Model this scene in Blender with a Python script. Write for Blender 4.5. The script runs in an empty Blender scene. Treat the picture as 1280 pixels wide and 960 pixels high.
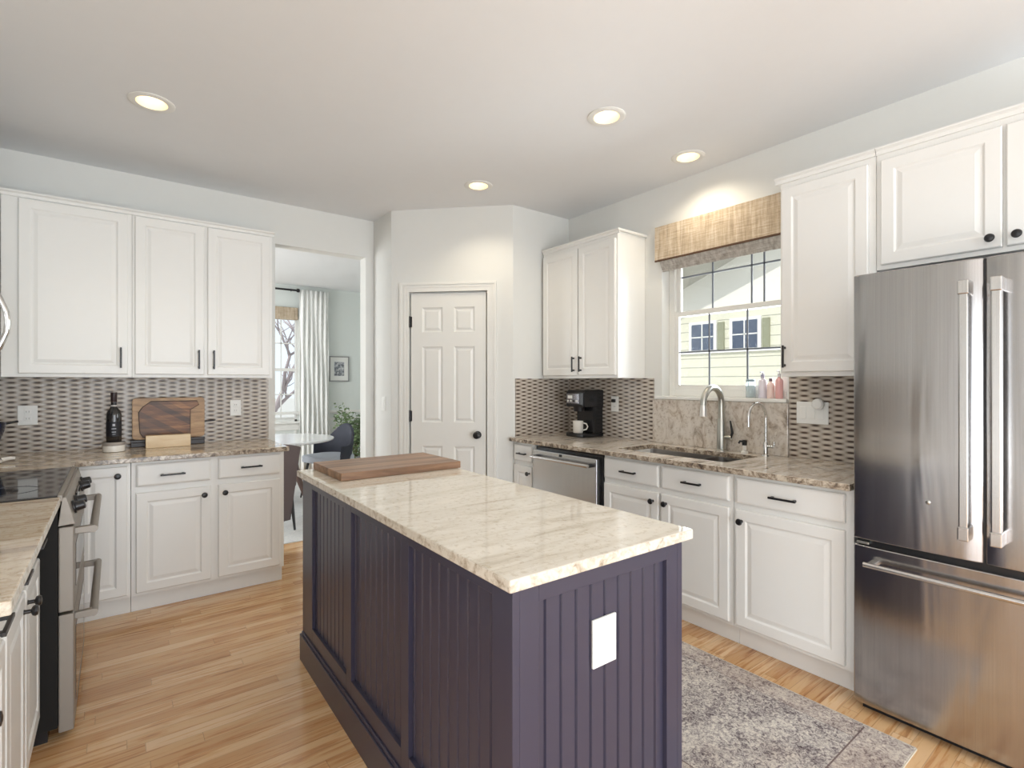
import bpy, bmesh, math, random
from mathutils import Vector, Matrix
random.seed(7)
PI = math.pi
SC = bpy.context.scene
COL = SC.collection

# ------------------------------------------------------------------ camera, world, light, exposure
F_PX, CY, YAW, CAM_H = 646.65, 478.15, math.radians(37.526), 1.3406
cam_d = bpy.data.cameras.new('camera')
cam_d.sensor_width = 36.0
cam_d.lens = F_PX / 1280 * 36.0
cam_d.shift_y = -(480 - CY) / 1280
cam_d.clip_start = 0.02
cam = bpy.data.objects.new('camera', cam_d)
COL.objects.link(cam)
cam.location = (0, 0, CAM_H)
cam.rotation_euler = (PI / 2, 0, -YAW)
SC.camera = cam

vs = SC.view_settings
vs.view_transform = 'Standard'
vs.look = 'None'
vs.gamma = 1.0
vs.use_curve_mapping = False
vs.exposure = -0.14

world = bpy.data.worlds.new('world')
SC.world = world
world.use_nodes = True
wb = world.node_tree.nodes['Background']
wb.inputs[0].default_value = (0.86, 0.93, 1.0, 1)
wb.inputs[1].default_value = 1.35

sun_d = bpy.data.lights.new('sun', 'SUN')
sun_d.energy = 2.5
sun_d.angle = math.radians(0.6)
sun_d.color = (1.0, 0.95, 0.86)
sun = bpy.data.objects.new('sun', sun_d)
COL.objects.link(sun)
sun.rotation_euler = (math.radians(0), math.radians(-52), math.radians(25))


def area(name, loc, target, sx, sy, power, color):
    d = bpy.data.lights.new(name, 'AREA')
    d.shape = 'RECTANGLE'
    d.size, d.size_y = sx, sy
    d.energy = power
    d.color = color
    o = bpy.data.objects.new(name, d)
    COL.objects.link(o)
    o.location = loc
    o.rotation_euler = (Vector(target) - Vector(loc)).to_track_quat('-Z', 'Y').to_euler()
    return o


# daylight through tall glazed openings behind the camera, plus added ceiling and dining fills
area('daylight_behind', (1.1, -3.3, 1.25), (1.1, 3, 1.15), 3.6, 2.3, 118, (0.88, 0.94, 1.0))
area('ceiling_fill_behind', (1.1, -3.9, 0.25), (1.1, 2.2, 2.75), 3.8, 1.2, 95, (0.84, 0.92, 1.0))  # added upward fill lamp behind the camera, brightens the ceiling
area('ceiling_fill_family_room', (-4.9, -1.2, 0.25), (1, 1.0, 2.75), 3.0, 1.2, 78, (0.88, 0.94, 1.0))  # second added upward fill for the ceiling, from the left
area('daylight_family_room', (-4.2, -1.2, 1.25), (3, -1.2, 1.2), 3.0, 2.2, 60, (0.94, 0.97, 1.0))
area('dining_side_fill', (-1.3, 6.2, 1.5), (3, 6.2, 1.3), 2.4, 1.9, 105, (0.93, 0.97, 1.0))  # added fill lamp outside an opening cut in the unseen left wall
area('daylight_kitchen_window', (3.34, 1.835, 1.70), (0, 1.7, 2.3), 0.8, 0.95, 26, (0.93, 0.97, 1.0))

# ------------------------------------------------------------------ materials
MATS = {}


def nt(name):
    m = bpy.data.materials.new(name)
    m.use_nodes = True
    return m, m.node_tree, m.node_tree.nodes['Principled BSDF']


def flat(name, col, rough=0.5, metal=0.0, spec=0.5, noise=0.03, coat=0.0):
    if name in MATS:
        return MATS[name]
    m, t, b = nt(name)
    n = t.nodes.new('ShaderNodeTexNoise')
    n.inputs['Scale'].default_value = 14
    tc = t.nodes.new('ShaderNodeTexCoord')
    t.links.new(tc.outputs['Object'], n.inputs['Vector'])
    r = t.nodes.new('ShaderNodeValToRGB')
    r.color_ramp.elements[0].color = tuple(max(0, c * (1 - noise)) for c in col) + (1,)
    r.color_ramp.elements[1].color = tuple(min(1, c * (1 + noise)) for c in col) + (1,)
    t.links.new(n.outputs['Fac'], r.inputs['Fac'])
    t.links.new(r.outputs['Color'], b.inputs['Base Color'])
    b.inputs['Roughness'].default_value = rough
    b.inputs['Metallic'].default_value = metal
    b.inputs['Specular IOR Level'].default_value = spec
    b.inputs['Coat Weight'].default_value = coat
    MATS[name] = m
    return m


def srgb(r, g, b):
    def f(c):
        c /= 255
        return c / 12.92 if c <= 0.04045 else ((c + 0.055) / 1.055) ** 2.4
    return (f(r), f(g), f(b))


def mathn(t, op, a, b=None, c=None):
    n = t.nodes.new('ShaderNodeMath')
    n.operation = op
    for i, v in enumerate((a, b, c)):
        if v is None:
            continue
        if isinstance(v, (int, float)):
            n.inputs[i].default_value = v
        else:
            t.links.new(v, n.inputs[i])
    return n.outputs[0]


def ramp(t, fac, stops):
    r = t.nodes.new('ShaderNodeValToRGB')
    e = r.color_ramp.elements
    while len(e) < len(stops):
        e.new(0.5)
    for el, (p, c) in zip(e, stops):
        el.position = p
        el.color = tuple(c) + (1,)
    t.links.new(fac, r.inputs['Fac'])
    return r.outputs['Color']


def coords(t, scale=(1, 1, 1), rot=(0, 0, 0)):
    tc = t.nodes.new('ShaderNodeTexCoord')
    mp = t.nodes.new('ShaderNodeMapping')
    mp.inputs['Scale'].default_value = scale
    mp.inputs['Rotation'].default_value = rot
    t.links.new(tc.outputs['Object'], mp.inputs['Vector'])
    return mp.outputs['Vector']


def noise(t, vec, scale, detail=4, rough=0.5, dist=0.0):
    n = t.nodes.new('ShaderNodeTexNoise')
    n.inputs['Scale'].default_value = scale
    n.inputs['Detail'].default_value = detail
    n.inputs['Roughness'].default_value = rough
    n.inputs['Distortion'].default_value = dist
    t.links.new(vec, n.inputs['Vector'])
    return n.outputs['Fac']


def mixc(t, fac, a, b, mode='MIX'):
    n = t.nodes.new('ShaderNodeMix')
    n.data_type = 'RGBA'
    n.blend_type = mode
    for sock, v in ((n.inputs[0], fac), (n.inputs[6], a), (n.inputs[7], b)):
        if isinstance(v, (int, float)):
            sock.default_value = v
        elif isinstance(v, tuple):
            sock.default_value = tuple(v) + ((1,) if len(v) == 3 else ())
        else:
            t.links.new(v, sock)
    return n.outputs[2]


def bump(t, b, height, strength, dist=0.002):
    n = t.nodes.new('ShaderNodeBump')
    n.inputs['Strength'].default_value = strength
    n.inputs['Distance'].default_value = dist
    t.links.new(height, n.inputs['Height'])
    t.links.new(n.outputs['Normal'], b.inputs['Normal'])


def mat_granite(name, base, mid, dark, rot, vs_=1.0, darkfrac=0.62):
    m, t, b = nt(name)
    v = coords(t, (1.3 * vs_, 6.5 * vs_, 4 * vs_), (0, 0, rot))
    a = noise(t, v, 1.6, 8, 0.62, 1.1)
    c1 = ramp(t, a, [(0.34, dark), (0.43, mid), (0.53, base), (0.70, tuple(min(1, x * 1.08) for x in base))])
    v2 = coords(t, (1, 1, 1))
    s = noise(t, v2, 55, 3, 0.7)
    c2 = ramp(t, s, [(0.36, mid), (0.46, (1, 1, 1)), (0.8, (1, 1, 1))])
    c = mixc(t, 0.55, c1, c2, 'MULTIPLY')
    g = noise(t, v, 3.0, 8, 0.7, 2.0)
    gm = ramp(t, g, [(darkfrac, (0, 0, 0)), (darkfrac + 0.08, (1, 1, 1))])
    c = mixc(t, gm, c, dark)
    t.links.new(c, b.inputs['Base Color'])
    b.inputs['Roughness'].default_value = 0.06
    b.inputs['Specular IOR Level'].default_value = 0.8
    return m


GRAN = mat_granite('granite', srgb(228, 221, 208), srgb(219, 210, 194), srgb(200, 188, 170), math.radians(-62), 1.0, 0.68)
GRAN_L = mat_granite('granite_tile_reflection', srgb(214, 198, 174), srgb(194, 172, 144), srgb(150, 126, 102), math.radians(-15), 1.2, 0.66)  # colour browned to stand in for tile reflection; brown veins are the stone's own
GRAN_R = mat_granite('granite_grey', srgb(216, 208, 198), srgb(198, 186, 172), srgb(156, 144, 132), math.radians(35), 1.4, 0.66)


def mat_edge(name):
    m, t, b = nt(name)
    v = coords(t, (1, 1, 1))
    a = noise(t, v, 28, 6, 0.7, 0.5)
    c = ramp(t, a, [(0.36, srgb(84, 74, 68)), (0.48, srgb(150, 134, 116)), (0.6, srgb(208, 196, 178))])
    t.links.new(c, b.inputs['Base Color'])
    b.inputs['Roughness'].default_value = 0.2
    return m


EDGE = mat_edge('granite_edge')


def mat_edge_l(name):
    m, t, b = nt(name)
    v = coords(t, (1, 1, 1))
    a = noise(t, v, 34, 6, 0.7, 0.5)
    c = ramp(t, a, [(0.30, srgb(150, 134, 116)), (0.42, srgb(196, 184, 166)), (0.54, srgb(222, 214, 200))])
    t.links.new(c, b.inputs['Base Color'])
    b.inputs['Roughness'].default_value = 0.2
    return m


EDGE_L = mat_edge_l('granite_edge_light')


def mat_weave(name, axis):
    """mosaic of wavy bands: a soft checkerboard of 6 cm x 1.4 cm cells"""
    m, t, b = nt(name)
    tc = t.nodes.new('ShaderNodeTexCoord')
    sp = t.nodes.new('ShaderNodeSeparateXYZ')
    t.links.new(tc.outputs['Object'], sp.inputs[0])
    h = sp.outputs[axis]
    z = sp.outputs[2]
    sx = mathn(t, 'SINE', mathn(t, 'MULTIPLY', h, PI / 0.058))
    sz = mathn(t, 'SINE', mathn(t, 'MULTIPLY', z, PI / 0.0148))
    p = mathn(t, 'MULTIPLY', sx, sz)
    v = coords(t, (1, 1, 1))
    n1 = noise(t, v, 9, 2)
    n2 = noise(t, v, 60, 2)
    pf = mathn(t, 'ADD', mathn(t, 'MULTIPLY', p, 0.5), 0.5)
    tone = mixc(t, n1, srgb(188, 179, 170), srgb(206, 200, 192))
    tone = mixc(t, mathn(t, 'MULTIPLY', n2, 0.35), tone, srgb(166, 148, 134))
    k = ramp(t, pf, [(0.0, srgb(84, 72, 68)), (0.13, srgb(96, 84, 78)), (0.26, srgb(176, 168, 160)), (0.5, srgb(222, 220, 216)), (1.0, srgb(254, 253, 250))])
    c = mixc(t, 1.0, k, tone, 'MULTIPLY')
    c = mixc(t, 1.0, c, (1.22, 1.22, 1.22), 'MULTIPLY')
    t.links.new(c, b.inputs['Base Color'])
    b.inputs['Roughness'].default_value = 0.24
    bump(t, b, pf, 0.6, 0.003)
    return m


def mat_floor():
    m, t, b = nt('oak_floor')
    tc = t.nodes.new('ShaderNodeTexCoord')
    sp = t.nodes.new('ShaderNodeSeparateXYZ')
    t.links.new(tc.outputs['Object'], sp.inputs[0])
    x, y = sp.outputs[0], sp.outputs[1]
    W = 0.062
    ry = mathn(t, 'DIVIDE', y, W)
    row = mathn(t, 'FLOOR', ry)
    wn = t.nodes.new('ShaderNodeTexWhiteNoise')
    wn.noise_dimensions = '1D'
    t.links.new(row, wn.inputs['W'])
    xo = mathn(t, 'ADD', mathn(t, 'DIVIDE', x, 0.85), mathn(t, 'MULTIPLY', wn.outputs['Value'], 9.0))
    colm = mathn(t, 'FLOOR', xo)
    cb = t.nodes.new('ShaderNodeCombineXYZ')
    t.links.new(row, cb.inputs[0])
    t.links.new(colm, cb.inputs[1])
    wn2 = t.nodes.new('ShaderNodeTexWhiteNoise')
    wn2.noise_dimensions = '3D'
    t.links.new(cb.outputs[0], wn2.inputs['Vector'])
    idv = wn2.outputs['Value']
    base = ramp(t, idv, [(0.0, srgb(204, 158, 110)), (0.25, srgb(216, 174, 126)), (0.6, srgb(225, 186, 140)), (1.0, srgb(234, 200, 158))])
    # grain stretched along the boards, shifted per board
    mp = t.nodes.new('ShaderNodeCombineXYZ')
    t.links.new(mathn(t, 'MULTIPLY', x, 2.2), mp.inputs[0])
    t.links.new(mathn(t, 'MULTIPLY', y, 34), mp.inputs[1])
    t.links.new(mathn(t, 'MULTIPLY', idv, 40), mp.inputs[2])
    g = noise(t, mp.outputs[0], 1.3, 6, 0.65, 0.6)
    gr = ramp(t, g, [(0.30, srgb(158, 108, 66)), (0.42, srgb(228, 200, 168)), (0.52, (1, 1, 1)), (0.8, (1, 1, 1))])
    c = mixc(t, 0.75, base, gr, 'MULTIPLY')
    kn = noise(t, coords(t, (1.2, 5, 1)), 3.2, 3, 0.6)
    km = ramp(t, kn, [(0.70, (0, 0, 0)), (0.80, (1, 1, 1))])
    c = mixc(t, mathn(t, 'MULTIPLY', km, 0.6), c, srgb(120, 76, 40))
    fy = mathn(t, 'FRACT', ry)
    e = mathn(t, 'LESS_THAN', fy, 0.035)
    fx = mathn(t, 'LESS_THAN', mathn(t, 'FRACT', xo), 0.003)
    gap = mathn(t, 'MAXIMUM', e, fx)
    c = mixc(t, mathn(t, 'MULTIPLY', gap, 0.35), c, srgb(104, 66, 36))
    t.links.new(c, b.inputs['Base Color'])
    b.inputs['Roughness'].default_value = 0.24
    b.inputs['Coat Weight'].default_value = 0.25
    b.inputs['Coat Roughness'].default_value = 0.12
    return m


def mat_steel(name, col=(0.62, 0.61, 0.60), rough=0.24, wavy=0.0, vert=True):
    m, t, b = nt(name)
    v = coords(t, (260, 260, 2) if vert else (2, 2, 260))
    n = noise(t, v, 1.0, 3)
    c = ramp(t, n, [(0.3, tuple(x * 0.93 for x in col)), (0.7, tuple(min(1, x * 1.05) for x in col))])
    t.links.new(c, b.inputs['Base Color'])
    b.inputs['Metallic'].default_value = 1.0
    b.inputs['Roughness'].default_value = rough
    b.inputs['Anisotropic'].default_value = 0.5
    if wavy:
        w = noise(t, coords(t, (7, 7, 0.9)), 1.0, 2, 0.4, 0.6)
        bump(t, b, w, wavy, 0.02)
    return m


STEEL = mat_steel('brushed_steel')
STEEL_F = mat_steel('fridge_steel', (0.47, 0.46, 0.46), 0.19, 0.22)
STEEL_DW = mat_steel('dishwasher_steel', (0.60, 0.61, 0.62), 0.26)
NICKEL = flat('brushed_nickel', (0.54, 0.54, 0.50), 0.33, 1.0)
CHROME = flat('chrome', (0.75, 0.75, 0.74), 0.12, 1.0)
CAB = flat('cabinet_paint', srgb(238, 237, 233), 0.32, noise=0.01)
WALL = flat('wall_paint', srgb(228, 228, 224), 0.85, noise=0.01, spec=0.2)
CEIL = flat('ceiling_paint', srgb(234, 235, 236), 0.9, noise=0.01, spec=0.1)
TRIM = flat('trim_paint', srgb(236, 235, 230), 0.35, noise=0.01)
WHITE = flat('white_plastic', srgb(240, 240, 236), 0.35, noise=0.01)
SLOT = flat('socket_slots', srgb(120, 120, 118), 0.5)
BLACK = flat('black_metal', (0.012, 0.011, 0.012), 0.35)
BLACKP = flat('black_plastic', (0.015, 0.015, 0.017), 0.25)
RANGESIDE = flat('black_enamel', (0.012, 0.011, 0.010), 0.6, spec=0.2)
STEEL_R = flat('range_steel', (0.30, 0.27, 0.235), 0.42, 0.35, spec=.3)
GLASSTOP = flat('black_glass', (0.012, 0.012, 0.014), 0.05, spec=0.8)
ISL = flat('charcoal_paint', srgb(60, 58, 75), 0.30, noise=0.02)
CERAM = flat('white_ceramic', srgb(238, 234, 226), 0.2, noise=0.01)
DARKCAV = flat('dark_cavity', (0.01, 0.01, 0.01), 0.8)
DGREY = flat('charcoal_fabric', srgb(62, 64, 74), 0.8)
LGREY = flat('pale_grey_fabric', srgb(196, 200, 208), 0.9)
CURT = flat('white_linen', srgb(244, 244, 240), 0.9, noise=0.01)
RUGL = None


def mat_glass():
    m = bpy.data.materials.new('window_glass')
    m.use_nodes = True
    t = m.node_tree
    t.nodes.clear()
    o = t.nodes.new('ShaderNodeOutputMaterial')
    mx = t.nodes.new('ShaderNodeMixShader')
    tr = t.nodes.new('ShaderNodeBsdfTransparent')
    gl = t.nodes.new('ShaderNodeBsdfGlossy')
    gl.inputs['Roughness'].default_value = 0.02
    fr = t.nodes.new('ShaderNodeFresnel')
    fr.inputs[0].default_value = 1.45
    tr.inputs[0].default_value = (0.97, 0.98, 0.98, 1)
    t.links.new(fr.outputs[0], mx.inputs[0])
    t.links.new(tr.outputs[0], mx.inputs[1])
    t.links.new(gl.outputs[0], mx.inputs[2])
    t.links.new(mx.outputs[0], o.inputs[0])
    return m


GLASS = mat_glass()


def mat_clear(name, col, rough=0.05):
    m, t, b = nt(name)
    b.inputs['Base Color'].default_value = tuple(col) + (1,)
    b.inputs['Transmission Weight'].default_value = 0.85
    b.inputs['Roughness'].default_value = rough
    b.inputs['IOR'].default_value = 1.35
    return m


def emit(name, col, s):
    m, t, b = nt(name)
    b.inputs['Base Color'].default_value = tuple(col) + (1,)
    b.inputs['Emission Color'].default_value = tuple(col) + (1,)
    b.inputs['Emission Strength'].default_value = s
    return m


def mat_wood(name, c0, c1, c2, scale=(3, 40, 40), rot=(0, 0, 0), rough=0.4, plank=None):
    m, t, b = nt(name)
    v = coords(t, scale, rot)
    n = noise(t, v, 1.0, 6, 0.6, 0.8)
    c = ramp(t, n, [(0.3, c0), (0.5, c1), (0.7, c2)])
    if plank:
        axis, w, tint, prot = plank
        tc = t.nodes.new('ShaderNodeMapping')
        tcc = t.nodes.new('ShaderNodeTexCoord')
        tc.inputs['Rotation'].default_value = prot
        t.links.new(tcc.outputs['Object'], tc.inputs['Vector'])
        sp = t.nodes.new('ShaderNodeSeparateXYZ')
        t.links.new(tc.outputs[0], sp.inputs[0])
        wn = t.nodes.new('ShaderNodeTexWhiteNoise')
        wn.noise_dimensions = '1D'
        t.links.new(mathn(t, 'FLOOR', mathn(t, 'DIVIDE', sp.outputs[axis], w)), wn.inputs['W'])
        k = ramp(t, wn.outputs['Value'], tint)
        c = mixc(t, 1.0, c, k, 'MULTIPLY')
    t.links.new(c, b.inputs['Base Color'])
    b.inputs['Roughness'].default_value = rough
    return m


BUTCHER = mat_wood('walnut_butcher_block', srgb(110, 82, 62), srgb(150, 114, 86), srgb(182, 146, 114), (2, 30, 30), rough=0.35,
                   plank=(1, 0.045, [(0.0, (0.72, 0.70, 0.68)), (0.5, (0.9, 0.88, 0.86)), (1.0, (1.1, 1.08, 1.05))], (0, 0, 0)))
ACACIA = mat_wood('acacia_board', srgb(78, 50, 30), srgb(118, 80, 50), srgb(160, 116, 74), (4, 30, 46), (0, math.radians(33), 0), 0.4,
                  plank=(2, 0.034, [(0.0, (0.55, 0.5, 0.46)), (0.45, (0.9, 0.85, 0.8)), (0.8, (1.1, 1.0, 0.9)), (1.0, (1.7, 1.6, 1.4))], (0, math.radians(-33), 0)))
ACACIA_L = mat_wood('acacia_rim', srgb(140, 106, 70), srgb(176, 138, 96), srgb(200, 164, 120), (6, 30, 30), rough=0.4)
MAPLE = mat_wood('maple_block', srgb(226, 198, 158), srgb(236, 212, 176), srgb(242, 224, 194), (4, 30, 30), rough=0.45)
WALNUT = mat_wood('walnut_legs', srgb(70, 52, 46), srgb(96, 74, 66), srgb(120, 96, 84), (20, 20, 3), rough=0.45)


def mat_woven(name, a, b_, c_):
    m, t, b = nt(name)
    n1 = noise(t, coords(t, (40, 40, 4)), 1.0, 4, 0.7)
    n2 = noise(t, coords(t, (8, 8, 220)), 1.0, 3, 0.6)
    f = mathn(t, 'ADD', mathn(t, 'MULTIPLY', n1, 0.6), mathn(t, 'MULTIPLY', n2, 0.4))
    c = ramp(t, f, [(0.36, a), (0.5, b_), (0.62, c_)])
    t.links.new(c, b.inputs['Base Color'])
    b.inputs['Roughness'].default_value = 0.9
    bump(t, b, f, 0.5, 0.003)
    return m


WOVEN = mat_woven('woven_reed', srgb(160, 142, 120), srgb(192, 174, 150), srgb(214, 202, 184))


def mat_rug(name, cols, sc=1.0):
    m, t, b = nt(name)
    v = coords(t, (1, 1, 1))
    a = noise(t, v, 6 * sc, 3, 0.6, 0.8)
    d = noise(t, v, 62 * sc, 5, 0.75, 1.2)
    f = mathn(t, 'ADD', mathn(t, 'MULTIPLY', a, 0.22), mathn(t, 'MULTIPLY', d, 0.78))
    c = ramp(t, f, cols)
    warm = noise(t, v, 2.6 * sc, 2)
    c = mixc(t, mathn(t, 'MULTIPLY', ramp(t, warm, [(0.45, (0, 0, 0)), (0.7, (1, 1, 1))]), 0.35), c, srgb(176, 150, 140), 'MULTIPLY')
    t.links.new(c, b.inputs['Base Color'])
    b.inputs['Roughness'].default_value = 0.95
    b.inputs['Specular IOR Level'].default_value = 0.1
    bump(t, b, d, 0.5, 0.004)
    return m


RUG = mat_rug('distressed_rug', [(0.38, srgb(92, 82, 86)), (0.46, srgb(152, 144, 144)), (0.52, srgb(196, 190, 184)), (0.60, srgb(226, 220, 210))])
RUG_B = mat_rug('distressed_rug_border', [(0.38, srgb(104, 90, 90)), (0.45, srgb(164, 152, 148)), (0.52, srgb(196, 186, 178)), (0.60, srgb(222, 214, 202))])
RUG_D = mat_rug('pale_rug', [(0.3, srgb(196, 196, 198)), (0.5, srgb(216, 216, 214)), (0.7, srgb(232, 230, 226))], 0.5)


def mat_siding(name, col, pitch):
    m, t, b = nt(name)
    tc = t.nodes.new('ShaderNodeTexCoord')
    sp = t.nodes.new('ShaderNodeSeparateXYZ')
    t.links.new(tc.outputs['Object'], sp.inputs[0])
    fz = mathn(t, 'FRACT', mathn(t, 'DIVIDE', sp.outputs[2], pitch))
    c = mixc(t, mathn(t, 'LESS_THAN', fz, 0.07), tuple(col), tuple(x * 0.45 for x in col))
    t.links.new(c, b.inputs['Base Color'])
    b.inputs['Roughness'].default_value = 0.7
    bump(t, b, mathn(t, 'SUBTRACT', 1.0, fz), 0.6, 0.02)
    return m


SIDING = mat_siding('cream_siding', srgb(228, 226, 208), 0.235)
HTRIM = flat('house_trim', srgb(242, 242, 240), 0.6)
HGABLE = flat('gable_stucco', srgb(246, 243, 234), 0.8)
SHUT = flat('olive_shutter', srgb(150, 152, 128), 0.7)
HGLASS = flat('house_window_glass', srgb(70, 84, 108), 0.08, spec=0.9)
SHINGLE = flat('roof_shingle', srgb(120, 112, 104), 0.9, noise=0.2)
GRASSM = flat('pale_ground', srgb(206, 204, 198), 0.95, noise=0.08)
BARK = flat('bark', srgb(176, 164, 168), 0.9, noise=0.2)


# ------------------------------------------------------------------ mesh helpers
def box(bm, x0, x1, y0, y1, z0, z1):
    x0, x1 = sorted((x0, x1)); y0, y1 = sorted((y0, y1)); z0, z1 = sorted((z0, z1))
    v = [bm.verts.new(p) for p in ((x0, y0, z0), (x1, y0, z0), (x1, y1, z0), (x0, y1, z0),
                                   (x0, y0, z1), (x1, y0, z1), (x1, y1, z1), (x0, y1, z1))]
    for f in ((0, 3, 2, 1), (4, 5, 6, 7), (0, 1, 5, 4), (1, 2, 6, 5), (2, 3, 7, 6), (3, 0, 4, 7)):
        bm.faces.new([v[i] for i in f])


def prism(bm, pts, axis, a0, a1):
    """extrude a polygon of 2-D points along an axis (x, y or z)"""
    def mk(p, a):
        if axis == 'x':
            return (a, p[0], p[1])
        if axis == 'y':
            return (p[0], a, p[1])
        return (p[0], p[1], a)
    A = [bm.verts.new(mk(p, a0)) for p in pts]
    B = [bm.verts.new(mk(p, a1)) for p in pts]
    n = len(pts)
    bm.faces.new(A)
    bm.faces.new(B[::-1])
    for i in range(n):
        bm.faces.new((A[i], B[i], B[(i + 1) % n], A[(i + 1) % n]))
    bmesh.ops.recalc_face_normals(bm, faces=bm.faces)


def tube(bm, pts, rad, seg=14, cap=True):
    pts = [Vector(p) for p in pts]
    n = len(pts)
    rs = rad if isinstance(rad, (list, tuple)) else [rad] * n
    rings = []
    up = None
    for i, p in enumerate(pts):
        d = (pts[min(i + 1, n - 1)] - pts[max(i - 1, 0)]).normalized()
        if up is None:
            up = Vector((0, 0, 1)) if abs(d.z) < 0.9 else Vector((1, 0, 0))
        u = (up - d * up.dot(d))
        u.normalize()
        w = d.cross(u)
        up = u
        rings.append([bm.verts.new(p + (u * math.cos(2 * PI * k / seg) + w * math.sin(2 * PI * k / seg)) * rs[i]) for k in range(seg)])
    for a, b in zip(rings, rings[1:]):
        for k in range(seg):
            bm.faces.new((a[k], a[(k + 1) % seg], b[(k + 1) % seg], b[k]))
    if cap:
        bm.faces.new(rings[0][::-1])
        bm.faces.new(rings[-1])


def lathe(bm, prof, c=(0, 0), seg=32, axis='z', o=(0, 0, 0), cap=True):
    rings = []
    for r, h in prof:
        ring = []
        for k in range(seg):
            a = 2 * PI * k / seg
            x, y = max(r, 1e-4) * math.cos(a), max(r, 1e-4) * math.sin(a)
            if axis == 'z':
                p = (o[0] + x, o[1] + y, o[2] + h)
            elif axis == 'x':
                p = (o[0] + h, o[1] + x, o[2] + y)
            else:
                p = (o[0] + x, o[1] + h, o[2] + y)
            ring.append(bm.verts.new(p))
        rings.append(ring)
    for a, b in zip(rings, rings[1:]):
        for k in range(seg):
            bm.faces.new((a[k], a[(k + 1) % seg], b[(k + 1) % seg], b[k]))
    if cap:
        bm.faces.new(rings[0][::-1])
        bm.faces.new(rings[-1])
    bmesh.ops.recalc_face_normals(bm, faces=bm.faces)


def relief(bm, x0, x1, z0, z1, yb, prof):
    """panel in the xz plane facing -y: nested rectangles at (inset, y)"""
    loops = []
    for ins, y in prof:
        loops.append([bm.verts.new(p) for p in ((x0 + ins, y, z0 + ins), (x1 - ins, y, z0 + ins),
                                                (x1 - ins, y, z1 - ins), (x0 + ins, y, z1 - ins))])
    back = [bm.verts.new(p) for p in ((x0, yb, z0), (x1, yb, z0), (x1, yb, z1), (x0, yb, z1))]
    bm.faces.new(back[::-1])
    seq = [back] + loops
    for a, b in zip(seq, seq[1:]):
        for k in range(4):
            bm.faces.new((a[k], a[(k + 1) % 4], b[(k + 1) % 4], b[k]))
    bm.faces.new(loops[-1])
    bmesh.ops.recalc_face_normals(bm, faces=bm.faces)


def obj(name, bm, mat, parent=None, bev=0.0, smooth=False, seg=2):
    me = bpy.data.meshes.new(name)
    bmesh.ops.recalc_face_normals(bm, faces=bm.faces)
    bm.to_mesh(me)
    bm.free()
    me.materials.append(mat)
    o = bpy.data.objects.new(name, me)
    COL.objects.link(o)
    if parent:
        o.parent = parent
    if bev:
        md = o.modifiers.new('bevel', 'BEVEL')
        md.width = bev
        md.segments = seg
        md.limit_method = 'ANGLE'
        md.angle_limit = math.radians(40)
        md.harden_normals = False
    if smooth:
        for p in me.polygons:
            p.use_smooth = True
        if smooth == 'auto':
            bm2 = bmesh.new()
            bm2.from_mesh(me)
            for e in bm2.edges:
                if len(e.link_faces) == 2 and e.calc_face_angle(0) > math.radians(38):
                    e.smooth = False
            bm2.to_mesh(me)
            bm2.free()
    return o


def N():
    return bmesh.new()


def bx(name, dims, mat, parent=None, bev=0.0):
    bm = N()
    box(bm, *dims)
    return obj(name, bm, mat, parent, bev)


def tag(o, label, cat, group=None):
    o['label'] = label
    o['category'] = cat
    if group:
        o['group'] = group
    return o


def thing(name, label, cat, loc=(0, 0, 0), rz=0, group=None):
    o = bpy.data.objects.new(name, None)
    COL.objects.link(o)
    o.empty_display_size = 0.05
    o.location = loc
    o.rotation_euler = (0, 0, rz)
    return tag(o, label, cat, group)


def struct(name, bm, mat, parent=None, bev=0):
    o = obj(name, bm, mat, parent, bev)
    if parent is None:
        o['kind'] = 'structure'
    return o


# ------------------------------------------------------------------ room shell
XR, YB, XL, H = 3.083, 4.2875, -0.83, 2.735
YD = 7.80
bm = N(); box(bm, -4.4, 3.9, -3.2, 8.1, -0.08, 0.0); struct('floor', bm, mat_floor())
LAMPS = ((.147, 3.135), (2.046, 1.850), (2.809, 1.872), (2.043, 3.050))
hs_ = .070
gx_ = sorted({-4.4, 3.9} | {round(x + q * hs_, 4) for x, y in LAMPS for q in (-1, 1)})
gy_ = sorted({-3.2, 8.1} | {round(y + q * hs_, 4) for x, y in LAMPS for q in (-1, 1)})
bm = N()
for xa, xb in zip(gx_, gx_[1:]):
    for ya, yb in zip(gy_, gy_[1:]):
        mx_, my_ = (xa + xb) / 2, (ya + yb) / 2
        if any(abs(mx_ - x) < hs_ and abs(my_ - y) < hs_ for x, y in LAMPS):
            continue
        bm.faces.new([bm.verts.new(p) for p in ((xa, ya, H), (xa, yb, H), (xb, yb, H), (xb, ya, H))])
bmesh.ops.remove_doubles(bm, verts=bm.verts, dist=1e-4)
box(bm, -4.4, 3.9, -3.2, 8.1, H + .15, H + .2)
struct('ceiling', bm, CEIL)
WY0, WY1, WZ0, WZ1 = 1.40, 2.265, 1.245, 2.36
bm = N()
box(bm, XR, XR + .16, -3.2, WY0, 0, H)
box(bm, XR, XR + .16, WY1, 4.6, 0, H)
box(bm, XR, XR + .16, WY0, WY1, 0, WZ0)
box(bm, XR, XR + .16, WY0, WY1, WZ1, H)
struct('wall_right', bm, WALL)
OX0, OX1, OZ = 0.984, 1.71, 2.415
bm = N()
box(bm, XL - .14, OX0, YB, YB + .125, 0, H)
box(bm, OX0, OX1, YB, YB + .125, OZ, H)
box(bm, OX1, 3.9, YB, YB + .125, 0, H)
struct('wall_back', bm, WALL)
bm = N()
box(bm, XL - .14, XL, 0.6, YB, 0, H)
struct('wall_left', bm, WALL)
bm = N()
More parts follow.
